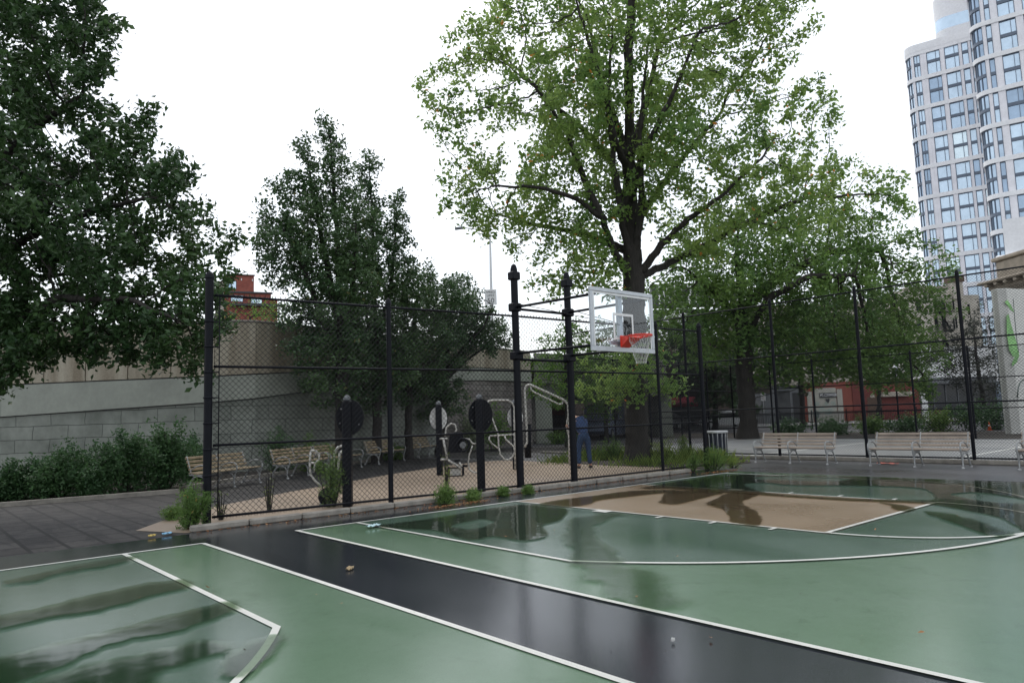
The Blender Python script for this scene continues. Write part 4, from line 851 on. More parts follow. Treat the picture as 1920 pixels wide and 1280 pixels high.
t, og = vbld('grey_shop', 'dark grey shop front left of the white graffiti shutter', 'shop', 1480, 71.5)
vb(t, og, 1428, 1508, 722, 800, 'wall', M_plate, 0, 8, z0=.1); vb(t, og, 1455, 1483, 732, 800, 'shop_window', M_dglass, -.05, .1, z0=.5); vb(t, og, 1428, 1508, 712, 722, 'fascia', M_beige, -.25, .4); vb(t, og, 1488, 1503, 736, 800, 'door', M_blackmatte, -.05, .1, z0=.1)
t, og = vbld('awning_shop', 'dark shop with a red awning and small white letters seen under the big tree', 'shop', 1260, 71)
vb(t, og, 1205, 1330, 700, 800, 'wall', M_blackmatte, 0, 8, z0=.1); q = VL(1252, 738, 71); text('MATT', .62, 'lettering', M_white, t, (q.x-og[0], -.06, q.z), depth=.02)
c0 = VL(1222, 746, 71); c1 = VL(1302, 746, 71); zb_ = VL(1260, 758, 70).z; b = MB(); b.add([(c0.x-og[0], 0, c0.z), (c1.x-og[0], 0, c0.z), (c1.x-og[0], -1.3, zb_), (c0.x-og[0], -1.3, zb_), (c1.x-og[0], -1.3, zb_-.25), (c0.x-og[0], -1.3, zb_-.25), (c1.x-og[0], 0, zb_-.25), (c0.x-og[0], 0, zb_-.25)], [(0, 3, 2, 1), (3, 5, 4, 2), (0, 7, 5, 3), (1, 2, 4, 6), (5, 7, 6, 4)]); b.build('awning', M_awn, t)
for x in (1225, 1250, 1276): vb(t, og, x, x+20, 764, 792, 'shop_window', M_dglass, -.05, .1)
t, og = vbld('dark_brick_building', 'dark brown brick building filling the gap behind the big tree', 'building', 1330, 90)
M_brown = brickmat('dark_brown_brick', (.10, .075, .06), (.08, .06, .05), (.06, .05, .045), .3, .12, .01, .85, .5, .004, .2)  # the brick itself is dark brown
vb(t, og, 1200, 1460, 640, 700, 'wall', M_brown, 0, 10, z0=0); vb(t, og, 1198, 1462, 634, 640, 'cornice', M_beige, -.3, 1)
for k_ in range(9): x = 1215+k_*26; f = vb(t, og, x, x+10, 655, 685, 'window', M_beige, -.05, .2); vb(t, og, x+1, x+9, 656, 684, 'pane', M_dglass, -.09, .05, parent=f)
# billboard
M_board = pmat('charcoal_panel', (.045, .047, .055), .6, var=.15)
t, og = vbld('billboard', 'big dark rooftop billboard with tall white bars behind the backboard and leaves', 'billboard', 1300, 92)
vb(t, og, 1222, 1395, 530, 574, 'panel', M_board, 0, 1.2); vb(t, og, 1225, 1330, 580, 614, 'lower_panel', M_board, .2, 1.2)
for x, w_ in ((1234, 4), (1243.5, 2.5), (1250, 6), (1264, 3), (1276, 3.5), (1290, 7), (1304, 3), (1318, 3), (1334, 8), (1350, 3), (1366, 3), (1380, 5)): vb(t, og, x, x+w_, 533, 570, 'white_bar', M_white, -.06, .05)
c = VL(1270, 612, 92); b = MB(); b.add([(c.x-og[0]+1.95*math.cos(a), .12, c.z+2.1*math.sin(a)) for a in np.linspace(0, math.pi, 17)], [tuple(range(16, -1, -1))]); b.build('white_dome', M_white, t)
vb(t, og, 1262, 1266, 604, 613, 'orange_mark', pmat('orange_mark', (.55, .18, .04), .6), .08, .03)
for x in (1232, 1290, 1350, 1385): vb(t, og, x, x+2, 570, 700, 'leg', M_plate, .5, .3, z0=8)
# building beyond the bridge
t, og = vbld('maroon_shop', 'maroon corner shop with white window frames seen under the bridge', 'shop', 1030, 68)
vb(t, og, 1005, 1075, 700, 800, 'wall', pmat('maroon_paint', (.14, .03, .025), .7, var=.3), 0, 8, z0=.1)
for x in (1014, 1025): f = vb(t, og, x, x+9, 757, 781, 'window', M_white, -.06, .1); vb(t, og, x+1.2, x+7.8, 759, 780, 'pane', M_dglass, -.1, .05, parent=f)
t, og = vbld('grey_apartments', 'grey row of buildings behind the bridge and traffic light', 'building', 1120, 100)
vb(t, og, 1060, 1225, 700, 780, 'wall', M_brown, 0, 10, z0=0)
for k_ in range(10): x = 1066+k_*15; vb(t, og, x, x+6, 712, 724, 'window', M_dglass, -.05, .1); vb(t, og, x, x+6, 740, 754, 'window', M_dglass, -.05, .1)

# handball wall
q0 = VL(1869, 545, 34.5); t = thing('handball_wall', 'tall pale handball wall with bright green spray paint at the right edge', 'handball wall', V2W(q0.x, 34.5), ROTZ)
zt = VL(1869, 541, 34.5).z; th = .48; dirx, diry = .93, .37
vs = [(0, 0), (th, 0), (th+6*dirx, 6*diry), (6*dirx, 6*diry+.2), (0, .06)]
b = MB(); b.prism([(0, 0), (th, -.02), (th+7*dirx, 7*diry), (th+7*dirx-.2, 7*diry+.45), (0.02, .45)], 0, zt); b.build('wall', M_hand, t)
b = MB(); b.bbox(-.012, th-.03, -.03, .3, 0, zt-.01, .02); b.build('end_face', M_hand2, t)
def onwall(px, py, out_=.012):
    r = ray(px, py); r = r/float(r@Fh); d = 34.5
    for _ in range(20):
        u = float(r@Rh)*d-q0.x; d = 34.5+(u-th)*diry/dirx-.02-out_
    return Vector((float(r@Rh)*d-q0.x, d-34.5, CPOS[2]+r[2]*d))
b = MB()
for poly in ([(1884, 566), (1889, 562), (1896, 572), (1902, 586), (1896, 582)], [(1887, 592), (1891, 588), (1897, 612), (1906, 640), (1909, 662), (1900, 670), (1892, 655), (1888, 625)], [(1903, 668), (1910, 655), (1911, 668), (1906, 680), (1898, 686), (1897, 682)]):
    b.add([onwall(x, y) for x, y in poly], [tuple(range(len(poly)-1, -1, -1))])
b.build('green_graffiti', M_spray, t)
b = MB(); b.tube([onwall(x, y) for x, y in ((1908, 745), (1909, 728), (1913, 716), (1919, 711), (1930, 713))], .03, 5); b.tube([onwall(x, y) for x, y in ((1900, 560), (1903, 600), (1907, 640), (1910, 660))], .012, 5); b.build('grey_graffiti', M_spray2, t)

# ------------------------------------------------------------------ street things
def picket(pxa, pxb, d, h, label):
    A = V2W(VL(pxa, 800, d).x, d); B = V2W(VL(pxb, 800, d).x, d); t = thing('iron_fence', label, 'fence', A, ROTZ); Ls = (B-A).length; b = MB()
    for k_ in range(int(Ls/.13)): x = k_*.13; b.box(x, x+.022, -.011, .011, .1, h)
    b.build('pickets', M_black, t); b = MB(); b.box(0, Ls, -.02, .02, .18, .23); b.box(0, Ls, -.02, .02, h-.2, h-.15); b.build('rail', M_black, t)
    for k_ in range(int(Ls/2.6)+1): MB().bbox(k_*2.6-.04, k_*2.6+.04, -.04, .04, 0, h+.12, .01).build('post', M_black, t)
picket(1195, 1900, 54, 1.25, 'low black iron picket fence along the street side of the park')
lp = thing('park_lamp', 'black park lantern post in front of the red shop', 'lamp', V2W(VL(1686, 790, 52).x, 52))
zt = VL(1685, 680, 52).z
MB().lathe((0, 0, 0), [(.16, 0), (.16, .3), (.09, .5), (.06, 1), (.05, zt-.95), (.09, zt-.9), (.04, zt-.8)], 12).build('pole', M_black, lp)
MB().lathe((0, 0, zt-.8), [(.10, 0), (.19, .35), (.2, .4), (.12, .42)], 10).build('lantern', M_plate, lp); MB().lathe((0, 0, zt-.4), [(.24, 0), (.18, .12), (.07, .25), (.02, .38)], 10).build('lantern_roof', M_galv, lp)
# highway lamp and speed sign above the wall
hl = thing('highway_lamp', 'tall thin highway lamp post with one arm rising behind the wall', 'lamp', V2W(VL(922, 640, 48).x, 48))
def hv(px, py, d=48): return P(px, py, d)-Vector((hl.location.x, hl.location.y, 0))
MB().tube([(0, 0, 3.5), hv(922, 600), hv(919, 450), hv(918, 438)], [.13, .12, .07, .06], 8).build('pole', M_galv, hl)
MB().tube([hv(918, 440), hv(905, 432), hv(880, 428), hv(866, 427)], [.05, .05, .04, .04], 6).build('arm', M_galv, hl)
b = MB(); b.beam(hv(868, 427), hv(853, 429), .3, .12); b.build('lamp_head', M_plate, hl)
ss = thing('speed_sign', 'white speed limit sign half covered by leaves above the wall', 'sign', V2W(VL(920, 557, 47.5).x, 47.5), ROTZ)
zc = VL(921, 557, 47.5).z; MB().bbox(-.40, .40, -.02, .02, zc-.52, zc+.52, .01).build('panel', M_white, ss)
MB().tube([(0, .05, 3.6), (0, .05, zc+.3)], .035, 6).build('post', M_galv, ss)
text('SPEED', .22, 'lettering', M_blackmatte, ss, (0, -.022, zc+.33), depth=.004); text('LIMIT', .22, 'lettering', M_blackmatte, ss, (0, -.022, zc+.10), depth=.004); text('50', .48, 'lettering', M_blackmatte, ss, (0, -.022, zc-.25), depth=.004)
ps = thing('parking_sign', 'small white street sign on a thin post beside the second big trunk', 'sign', V2W(VL(1431, 745, 58).x, 58), ROTZ); zc = VL(1430, 744, 58).z
MB().bbox(-.19, .19, -.01, .01, zc-.30, zc+.30, .01).build('panel', M_white, ps); MB().tube([(0, .03, 0), (0, .03, zc+.2)], .025, 6).build('post', M_galv, ps)
b = MB(); [b.box(-.13, .13-.05*(k_ % 2), -.013, -.0105, zc+.2-.1*k_, zc+.23-.1*k_) for k_ in range(5)]; b.build('printed_lines', M_redpaint, ps)
# traffic light
tl = thing('traffic_light', 'traffic light showing red on a thin pole beyond the person', 'traffic light', V2W(VL(1147, 790, 58).x, 58), ROTZ); zc = VL(1141, 757, 58).z
MB().tube([(0, 0, 0), (0, 0, zc+2.4)], [.08, .05], 8).build('pole', M_galv, tl); MB().bbox(-.42, -.14, -.14, .14, zc-.62, zc+.25, .03).build('signal_head', M_black, tl)
m, N, L = newmat('red_signal_light'); o_ = N.new('ShaderNodeOutputMaterial'); e_ = N.new('ShaderNodeEmission'); e_.inputs[0].default_value = (1, .06, .02, 1); e_.inputs[1].default_value = 2.5; L.new(e_.outputs[0], o_.inputs[0])
MB().lathe((-.28, -.15, zc), [(.16, 0), (.14, .05), (.02, .08)], 14, axis=(0, -1, 0)).build('red_lens', MATS['red_signal_light'], tl); MB().lathe((-.28, -.145, zc-.38), [(.11, 0), (.1, .02)], 12, axis=(0, -1, 0)).build('green_lens', M_dglass, tl)
# vehicles
def car(px, d, L_, H_, col, label, rz=0, van=False, name='parked_car', light=False):
    p = VL(px, 800, d); t = thing(name, label, 'van' if van else 'car', V2W(p.x, d), ROTZ+rz); Wd = .88
    body = [(-L_/2, .35), (-L_/2, .75), (-L_*.30, .92), (-L_*.14, H_), (L_*.22, H_), (L_*.40, .95), (L_/2, .85), (L_/2, .35)] if not van else [(-L_/2, .35), (-L_/2, 1.0), (-L_*.38, 1.25), (-L_*.3, H_), (L_*.49, H_), (L_/2, H_-.15), (L_/2, .35)]
    prof = smooth(body, 3); n = len(prof); vs = []
    for j, (y, s_) in enumerate(((-Wd, .93), (-Wd*.93, 1), (Wd*.93, 1), (Wd, .93))):
        for x, z in prof: vs.append((x*s_, y, .35+(z-.35)*s_))
    fs = [tuple(range(n-1, -1, -1)), tuple(range(3*n, 4*n))]+[(j*n+i, j*n+(i+1) % n, (j+1)*n+(i+1) % n, (j+1)*n+i) for j in range(3) for i in range(n)]
    MB().add(vs, fs).build('body', col, t)
    for y in (-Wd-.004, Wd+.004):
        b = MB(); wz = H_-.42
        q = [(-L_*.24, .93), (-L_*.12, H_-.1), (L_*.20, H_-.1), (L_*.33, .95)] if not van else [(-L_*.33, 1.2), (-L_*.26, H_-.2), (-L_*.05, H_-.2), (-L_*.05, 1.2)]
        b.add([(x*.93, y*.965, .35+(z-.35)*.95) for x, z in q]+[(x*.93, y, .35+(z-.35)*.95) for x, z in q], [(0, 1, 2, 3), (7, 6, 5, 4), (0, 4, 5, 1), (1, 5, 6, 2), (2, 6, 7, 3), (3, 7, 4, 0)]); b.build('side_window', M_dglass, t)
        for x in (-L_*.31, L_*.31):
            wh = MB().lathe((x, y*1.0-.09*(1 if y > 0 else -1), .33), [(.2, -.1), (.33, -.1), (.33, .1), (.2, .1)], 18, axis=(0, 1, 0)).build('wheel', M_blackmatte, t); MB().lathe((x, y*1.0-.09*(1 if y > 0 else -1), .33), [(.19, -.115), (.05, -.12), (.05, .12), (.19, .115)], 12, axis=(0, 1, 0)).build('hubcap', M_galv, wh)
    for y in (-.55, .55):
        m_ = M_white
        MB().lathe((-L_/2-.0, y, .68), [(.1, 0), (.08, .03)], 10, axis=(-1, 0, 0)).build('headlight', m_, t)
    return t
C_w = pmat('white_car_paint', (.6, .61, .62), .25, var=.05, bumps=0); C_b = pmat('blue_grey_van_paint', (.17, .20, .28), .35, var=.1, bumps=0); C_g = pmat('grey_car_paint', (.2, .21, .22), .25, bumps=0, var=.1)
car(1137, 47, 5, 2.15, C_b, 'blue-grey van parked beyond the person and the thin fence', R_(65), True, 'parked_van')
car(1358, 63, 4.5, 1.45, C_w, 'white car just left of the second big trunk'); car(1240, 63, 4.5, 1.45, C_g, 'grey car under the red awning'); car(1052, 62, 4.4, 1.5, C_g, 'car coming out from under the bridge', R_(75))
# cone, litter and leaves
q = V2W(VL(1857, 818, 40).x, 40); t = thing('traffic_cone', 'orange traffic cone beyond the right fence post', 'traffic cone', q); t.scale = (.6, .6, .6)
M_or = pmat('orange_plastic', (.75, .14, .03), .5, var=.1); MB().bbox(-.2, .2, -.2, .2, 0, .04, .01).build('base', M_or, t); MB().lathe((0, 0, .04), [(.15, 0), (.11, .28), (.07, .5), (.03, .75)], 14).build('cone', M_or, t); MB().lathe((0, 0, .04), [(.106, .33), (.084, .47)], 14).build('white_band', M_white, t)
def litter(px, py, w_, l_, col, name, label, z=.02, rz=.3):
    p = G(px, py, z); b = MB(); n = 6; vs = []
    for i in range(n+1):
        for j in range(n+1): vs.append(((i/n-.5)*l_, (j/n-.5)*w_, .012*math.sin(i*2.1+j*1.3)+.008*math.sin(j*3.1)+.018))
    b.add(vs, [(i*(n+1)+j, (i+1)*(n+1)+j, (i+1)*(n+1)+j+1, i*(n+1)+j+1) for i in range(n) for j in range(n)]); o = b.build(name, col, None, p); o.rotation_euler.z = rz; m_ = o.modifiers.new('t', 'SOLIDIFY'); m_.thickness = .004; return tag(o, label, 'litter')
litter(285, 1005, .05, .10, pmat('yellow_wrapper', (.6, .45, .12), .5), 'wrapper', 'small yellow wrapper on the edge of the pavers'); litter(313, 1001, .05, .14, pmat('pale_blue_wrapper', (.25, .5, .7), .5), 'wrapper', 'small pale blue wrapper beside the yellow one')
litter(700, 986, .11, .22, pmat('pale_cyan_tissue', (.45, .62, .66), .6), 'tissue', 'crumpled pale blue tissue on the white three-point line', .03); litter(1665, 869, .22, .5, pmat('orange_wrapper', (.8, .2, .14), .5), 'food_wrapper', 'bright orange wrapper under the middle bench', .02, 1.4)
litter(656, 1067, .06, .12, pmat('tan_dry_leaf', (.38, .29, .17), .8), 'fallen_leaf', 'curled brown leaf on the black asphalt between the courts', .01, .8)
o = litter(1262, 1203, .022, .022, M_disc, 'paper_scrap', 'tiny white scrap on the black strip near the bottom', .01)

# ------------------------------------------------------------------ trees
SEEDN = []
def colonise(seeds, att, step, infl, kill, iters=140, trop=0.0):
    """seeds: list of polylines of preset trunk and limbs (first starts at root); returns nodes, parents"""
    nodes = []; par = []; spans = []
    def near(p): a = np.array(nodes); return int(np.argmin(((a-p)**2).sum(1)))
    for pl in seeds:
        pl = [np.array(p, float) for p in pl]; last = -1 if not nodes else near(pl[0])
        if last == -1: nodes.append(pl[0]); par.append(-1); last = 0
        s0_ = len(nodes)
        for a, b_ in zip(pl, pl[1:]):
            n_ = max(1, int(np.linalg.norm(b_-a)/step))
            for k_ in range(1, n_+1):
                q = a+(b_-a)*k_/n_+rng.normal(0, step*.07, 3); nodes.append(q); par.append(last); last = len(nodes)-1
        spans.append((s0_, len(nodes)))
    SEEDN[:] = spans; N0 = np.array(nodes); A = att.copy(); best = np.full(len(A), 1e9); bi = np.zeros(len(A), int)
    def upd(idx0):
        nonlocal best, bi
        B = np.array(nodes[idx0:]);
        for c0 in range(0, len(B), 400):
            Bc = B[c0:c0+400]; D = ((A[:, None]-Bc[None])**2).sum(2); m_ = D.argmin(1); dm = D[np.arange(len(A)), m_]; u = dm < best; best[u] = dm[u]; bi[u] = m_[u]+idx0+c0
    upd(0)
    for it in range(iters):
        if not len(A): break
        act = best < infl*infl*(9 if it < 12 else 1)
        if not act.any(): act = best < best.min()*1.3
        order = np.unique(bi[act]); start = len(nodes); acc = np.zeros((len(nodes), 3)); v = A[act]-np.array(nodes)[bi[act]]; v /= np.linalg.norm(v, axis=1)[:, None]+1e-9
        np.add.at(acc, bi[act], v)
        for i in order:
            d = acc[i]; l_ = np.linalg.norm(d)
            if l_ < 1e-3: continue
            d = d/l_+rng.normal(0, .16, 3); d[2] += trop; d /= np.linalg.norm(d); nodes.append(nodes[i]+d*step); par.append(int(i))
        upd(start); keep = best > kill*kill; A = A[keep]; best = best[keep]; bi = bi[keep]
        if len(nodes) > 26000: break
    return np.array(nodes), np.array(par)
def tube_mesh(nodes, par, rad, off):
    V = []; Fq = []; n5 = 6; cnt = 0
    for i in range(1, len(nodes)):
        p = par[i]
        if p < 0: continue
        a, b_ = nodes[p], nodes[i]; d = b_-a; l_ = np.linalg.norm(d)
        if l_ < 1e-5: continue
        d = d/l_; ra = min(rad[p], rad[i]*1.35) if par[p] >= 0 else rad[p]; rb = rad[i]; n_ = 8 if rb > .06 else (5 if rb > .02 else 3)
        x = np.cross(d, [0.3, .2, 1.0]); x /= np.linalg.norm(x)+1e-9; y = np.cross(d, x); an = np.arange(n_)*2*math.pi/n_
        ring = np.cos(an)[:, None]*x+np.sin(an)[:, None]*y; e_ = min(.3*l_, rb*.8) if rb > .03 else 0; V.append(a-off-d*e_+ring*ra); V.append(b_-off+d*e_+ring*rb)
        for k_ in range(n_): l2 = (k_+1) % n_; Fq.append((cnt+k_, cnt+l2, cnt+n_+l2, cnt+n_+k_))
        cnt += 2*n_
    return np.concatenate(V), np.array(Fq)
def leaves(C, size, spread, k, flat=.0, asp=.55):
    n = len(C)*k; c = np.repeat(C, k, 0)+rng.normal(0, spread, (n, 3)); nrm = rng.normal(0, 1, (n, 3)); nrm[:, 2] += flat*np.sign(nrm[:, 2]+.3); nrm /= np.linalg.norm(nrm, axis=1)[:, None]
    t = rng.normal(0, 1, (n, 3)); x = np.cross(nrm, t); x /= np.linalg.norm(x, axis=1)[:, None]+1e-9; y = np.cross(nrm, x); s = size*rng.uniform(.6, 1.25, (n, 1))
    tip = c+x*s*.5; bs = c-x*s*.5; l_ = c+y*s*.5*asp+nrm*s*.10+x*s*.06; r_ = c-y*s*.5*asp+nrm*s*.10+x*s*.06
    V = np.stack([bs, l_, tip, r_], 1).reshape(-1, 3); F = np.arange(4*n).reshape(n, 4); return V, F
def polysample(poly, n):
    P_ = np.array(poly, float); lo, hi = P_.min(0), P_.max(0); out_ = []
    A_ = P_; B_ = np.roll(P_, -1, 0)
    while len(out_) < n:
        q = rng.uniform(lo, hi); ins = False
        for a, b_ in zip(A_, B_):
            if (a[1] > q[1]) != (b_[1] > q[1]) and q[0] < (b_[0]-a[0])*(q[1]-a[1])/(b_[1]-a[1])+a[0]: ins = not ins
        if not ins: continue
        ab = B_-A_; t_ = np.clip(((q-A_)*ab).sum(1)/(ab**2).sum(1), 0, 1); dist = np.sqrt((((A_+ab*t_[:, None])-q)**2).sum(1)).min(); out_.append((q[0], q[1], dist))
    return out_
def tree(name, label, root, dt, seeds, polys, nclus, per, crad, maxT, step, lsize, lspread, lk, lmat, bmat, r0, tip=.009, infl=2.2, kill=.45, trop=.02, flat=.3, rleaf=.022, group=None, clear=0, taper=0, limb=0):
    """crown volumes are grown round measured outlines, given their own depth; limbs grow towards the leaf clumps"""
    att = []
    for (poly, d0, share, *cr_) in polys:
        crd = cr_[0] if cr_ else crad
        for (x, y, dist) in polysample(poly, int(nclus*share)):
            T_ = min(maxT, dist/FPX*d0*.9+.25); dd = d0+rng.uniform(-1, 1)*T_; c = np.array(P(x, y, dd)); c[2] = max(c[2], .5); q = rng.normal(0, crd, (per, 3)); q[:, 2] *= .75; att.append(c+q)
    att = np.concatenate(att)
    if clear:
        sp = np.concatenate([np.linspace(a, b_, 12) for pl in seeds for a, b_ in zip(np.array(pl)[:-1], np.array(pl)[1:])]); sp = sp[:int(len(sp)*.8)]
        dmin = np.sqrt(((att[:, None]-sp[None])**2).sum(2)).min(1); att = att[(dmin > clear) | (rng.uniform(0, 1, len(att)) > .85)]
    nodes, par = colonise(seeds, att, step, infl, kill, trop=trop)
    nch = np.zeros(len(nodes)); acc = np.zeros(len(nodes)); ex = 1.9
    for i in range(len(nodes)-1, -1, -1):
        if acc[i] == 0: acc[i] = tip**ex
        if par[i] >= 0: acc[par[i]] += acc[i]
    rad = acc**(1/ex); sc_ = (r0/rad[0]); rad = np.where(rad > tip*1.5, tip*1.5+(rad-tip*1.5)*(r0-tip*1.5)/max(1e-6, rad[0]-tip*1.5), rad)
    rad = np.maximum(rad, tip*.8); base = np.array(seeds[0][0]); off = np.array([base[0], base[1], 0])
    flare = base[2]; hgt_ = nodes[:, 2]-base[2]; lowm = (hgt_ < 1.0) & (rad > r0*.6); rad = np.where(lowm, rad*(1+.45*np.clip(1-hgt_/1.0, 0, 1)**2), rad)
    for (a_, b_) in SEEDN[1:]:
        if limb: rad[a_:b_] = np.maximum(rad[a_:b_], np.linspace(limb, .03, b_-a_))
    if taper: zf = seeds[1][0][2]; rad = np.where(rad > tip*2, np.maximum(tip*2, rad*(1-taper*np.clip((nodes[:, 2]-zf)/3.0, 0, 1))), rad)
    t = thing(name, label, 'tree', (off[0], off[1], 0), 0, group)
    V, Fq = tube_mesh(nodes, par, rad, off); npmesh('trunk', V, Fq, bmat, t, True)
    lf = nodes[(rad < rleaf)]; V, F = leaves(lf-off, lsize, lspread, lk, flat); npmesh('crown', V, F, lmat, t)
    print(name, 'nodes', len(nodes), 'leaves', len(F)); return t
def PL(l): return [tuple(P(*q)) for q in l]
rt = G(1197, 868); d = depth_of(rt); base = [(rt.x, rt.y, 0)]
tree('plane_tree', 'largest tree, broad light green crown on a thick dark trunk behind the backboard', rt, d,
     [base+PL([(1193, 780, d), (1190, 700, d), (1189, 600, d), (1188, 525, d)]), PL([(1188, 525, d), (1182, 400, d), (1180, 250, d+.3), (1178, 100, d), (1190, -60, d), (1200, -190, d)]),
      PL([(1183, 520, d), (1150, 470, d-.5), (1130, 410, d-1), (1080, 372, d-1.6), (1010, 350, d-2), (920, 350, d-2.3)]), PL([(1180, 430, d), (1143, 295, d+1), (1085, 235, d+1.6), (1030, 190, d+2), (960, 120, d+2.2)]),
      PL([(1195, 515, d), (1240, 460, d-.4), (1290, 410, d-1), (1350, 370, d-1.5), (1420, 305, d-2)]), PL([(1200, 520, d), (1280, 480, d+.8), (1340, 450, d+1.2), (1420, 405, d+1.6), (1510, 372, d+2), (1610, 365, d+2.2)]),
      PL([(1186, 430, d), (1230, 360, d+1), (1290, 285, d+1.5), (1345, 220, d+2)]), PL([(1182, 380, d), (1205, 290, d-1.2), (1260, 180, d-2), (1310, 60, d-2.5)]), PL([(1181, 340, d), (1150, 250, d-1.4), (1120, 130, d-2.2), (1080, 0, d-2.6)]),
      PL([(1181, 300, d), (1215, 180, d+1.5), (1240, 60, d+2.4)]), PL([(1181, 300, d), (1130, 160, d+1.5), (1100, 30, d+2)]), PL([(1184, 500, d), (1165, 400, d-.7), (1150, 300, d-.9), (1140, 180, d-1.2), (1150, 40, d-1.6)]), PL([(1187, 490, d), (1203, 400, d-.6), (1200, 250, d-1), (1215, 80, d-1.3)]), PL([(1130, 410, d-1), (1100, 350, d-1), (1060, 240, d-1.4), (1000, 160, d-2)]), PL([(1175, 470, d), (1100, 440, d+.8), (1000, 420, d+1.4), (920, 400, d+1.8)])],
     [([(795, 235), (785, 185), (835, 150), (850, 75), (895, 20), (960, -20), (980, -100), (1050, -250), (1200, -330), (1350, -280), (1450, -120), (1525, 5), (1490, 60), (1440, 105), (1500, 150), (1545, 200), (1595, 222), (1565, 258), (1600, 300), (1560, 350), (1520, 400), (1460, 430), (1390, 455), (1320, 475), (1255, 470), (1230, 430), (1200, 470), (1150, 430), (1130, 470), (1090, 480), (1040, 450), (960, 460), (895, 440), (860, 430), (885, 380), (840, 345), (850, 300), (880, 280), (840, 262)], d, .86),
      ([(1010, 500), (1060, 485), (1120, 480), (1160, 500), (1150, 530), (1080, 545), (1020, 535)], d-1, .03), ([(1430, 330), (1600, 330), (1665, 325), (1685, 385), (1640, 425), (1540, 430), (1440, 400)], d+2, .05), ([(1105, 705), (1140, 692), (1200, 686), (1255, 702), (1265, 718), (1220, 728), (1140, 728), (1090, 722)], d-1.2, .035)],
     470, 10, .42, 5.5, .22, .175, .14, 19, L_plane, M_tandark, .37, .0075, 2.4, .36, rleaf=.0125, clear=.75, taper=.0, limb=.13)
rt = G(1402, 822); d = depth_of(rt)
tree('shade_tree', 'second big tree with a wide trunk and dense darker crown right of the hoop', rt, d,
     [[(rt.x, rt.y, 0)]+PL([(1400, 760, d), (1395, 680, d), (1392, 610, d), (1385, 540, d), (1380, 480, d), (1385, 430, d)]), PL([(1392, 600, d), (1330, 540, d-1), (1280, 500, d-2)]), PL([(1390, 580, d), (1460, 520, d+1), (1560, 470, d+1), (1650, 470, d)]), PL([(1394, 640, d), (1440, 560, d-2), (1510, 520, d-3), (1600, 515, d-3)]), PL([(1393, 620, d), (1350, 560, d+2), (1290, 540, d+2)])],
     [([(1240, 520), (1300, 450), (1380, 420), (1480, 410), (1560, 405), (1640, 440), (1690, 480), (1750, 520), (1765, 550), (1715, 590), (1728, 650), (1690, 700), (1620, 700), (1560, 710), (1480, 690), (1440, 640), (1380, 660), (1300, 650), (1250, 610), (1225, 560)], d, 1)],
     420, 9, .85, 6, .38, .25, .25, 25, L_plane2, M_tandark, .46, .010, 3.6, .6, rleaf=.021)
# left oak, trunk just outside the picture
ob = V2W(VL(-95, 800, 15.5).x, 15.5)
tree('oak_tree', 'dark leathery-leaved tree filling the top left corner', ob, 15.5,
     [[(ob.x, ob.y, 0)]+PL([(-85, 700, 15.5), (-70, 560, 15.4), (-50, 400, 15.2), (-30, 200, 15), (-20, 50, 15)]), PL([(-75, 620, 15.5), (20, 600, 14.5), (120, 560, 14), (240, 560, 13.6), (330, 600, 13.4)]), PL([(-65, 520, 15.4), (60, 440, 15), (160, 400, 14.6), (280, 370, 14.2)]), PL([(-60, 480, 15.4), (80, 520, 16), (220, 500, 16.4), (360, 480, 16.4)]), PL([(-45, 350, 15.2), (50, 250, 15), (150, 180, 15)]), PL([(-60, 400, 15.2), (-160, 250, 15), (-220, 100, 15)])],
     [([(-60, -150), (100, -130), (165, -20), (222, 38), (230, 72), (200, 92), (205, 150), (252, 200), (285, 232), (335, 290), (328, 350), (352, 395), (430, 460), (445, 500), (400, 520), (350, 540), (280, 560), (180, 600), (0, 640), (-200, 600), (-420, 350), (-420, 50), (-250, -120)], 15, .68),
      ([(0, 560), (120, 560), (230, 560), (340, 540), (392, 545), (385, 590), (355, 640), (355, 700), (335, 712), (300, 650), (240, 640), (225, 680), (200, 660), (120, 640), (60, 680), (0, 705), (-150, 700)], 14.3, .32)],
     640, 9, .28, 4.5, .17, .15, .10, 26, L_oak, M_tandark, .30, .006, 1.5, .26, rleaf=.0105)
def pear(label, bx, by, d, seeds, polys, ncl, r0, group='slim dark pear trees in the bed along the wall'):
    dl_ = {23.6: 1.2, 25.6: 2.0, 27.6: 1.8, 30.5: 1.6}[d]; d += dl_; seeds = [[(q[0], q[1], q[2]+dl_) for q in s_] for s_ in seeds]; polys = [(q_[0], q_[1]+dl_, *q_[2:]) for q_ in polys]
    q = V2W(VL(bx, by, d).x, d); q.z = 0
    tree('pear_tree', label, q, d, [[tuple(q)]+PL(seeds[0])]+[PL(s_) for s_ in seeds[1:]], polys, int(ncl*1.5), 9, .34, 2.4,   .2, .145, .12, 30, L_pear, M_bark2, r0, .007, 1.7, .32, trop=.06, rleaf=.0115, group=group)
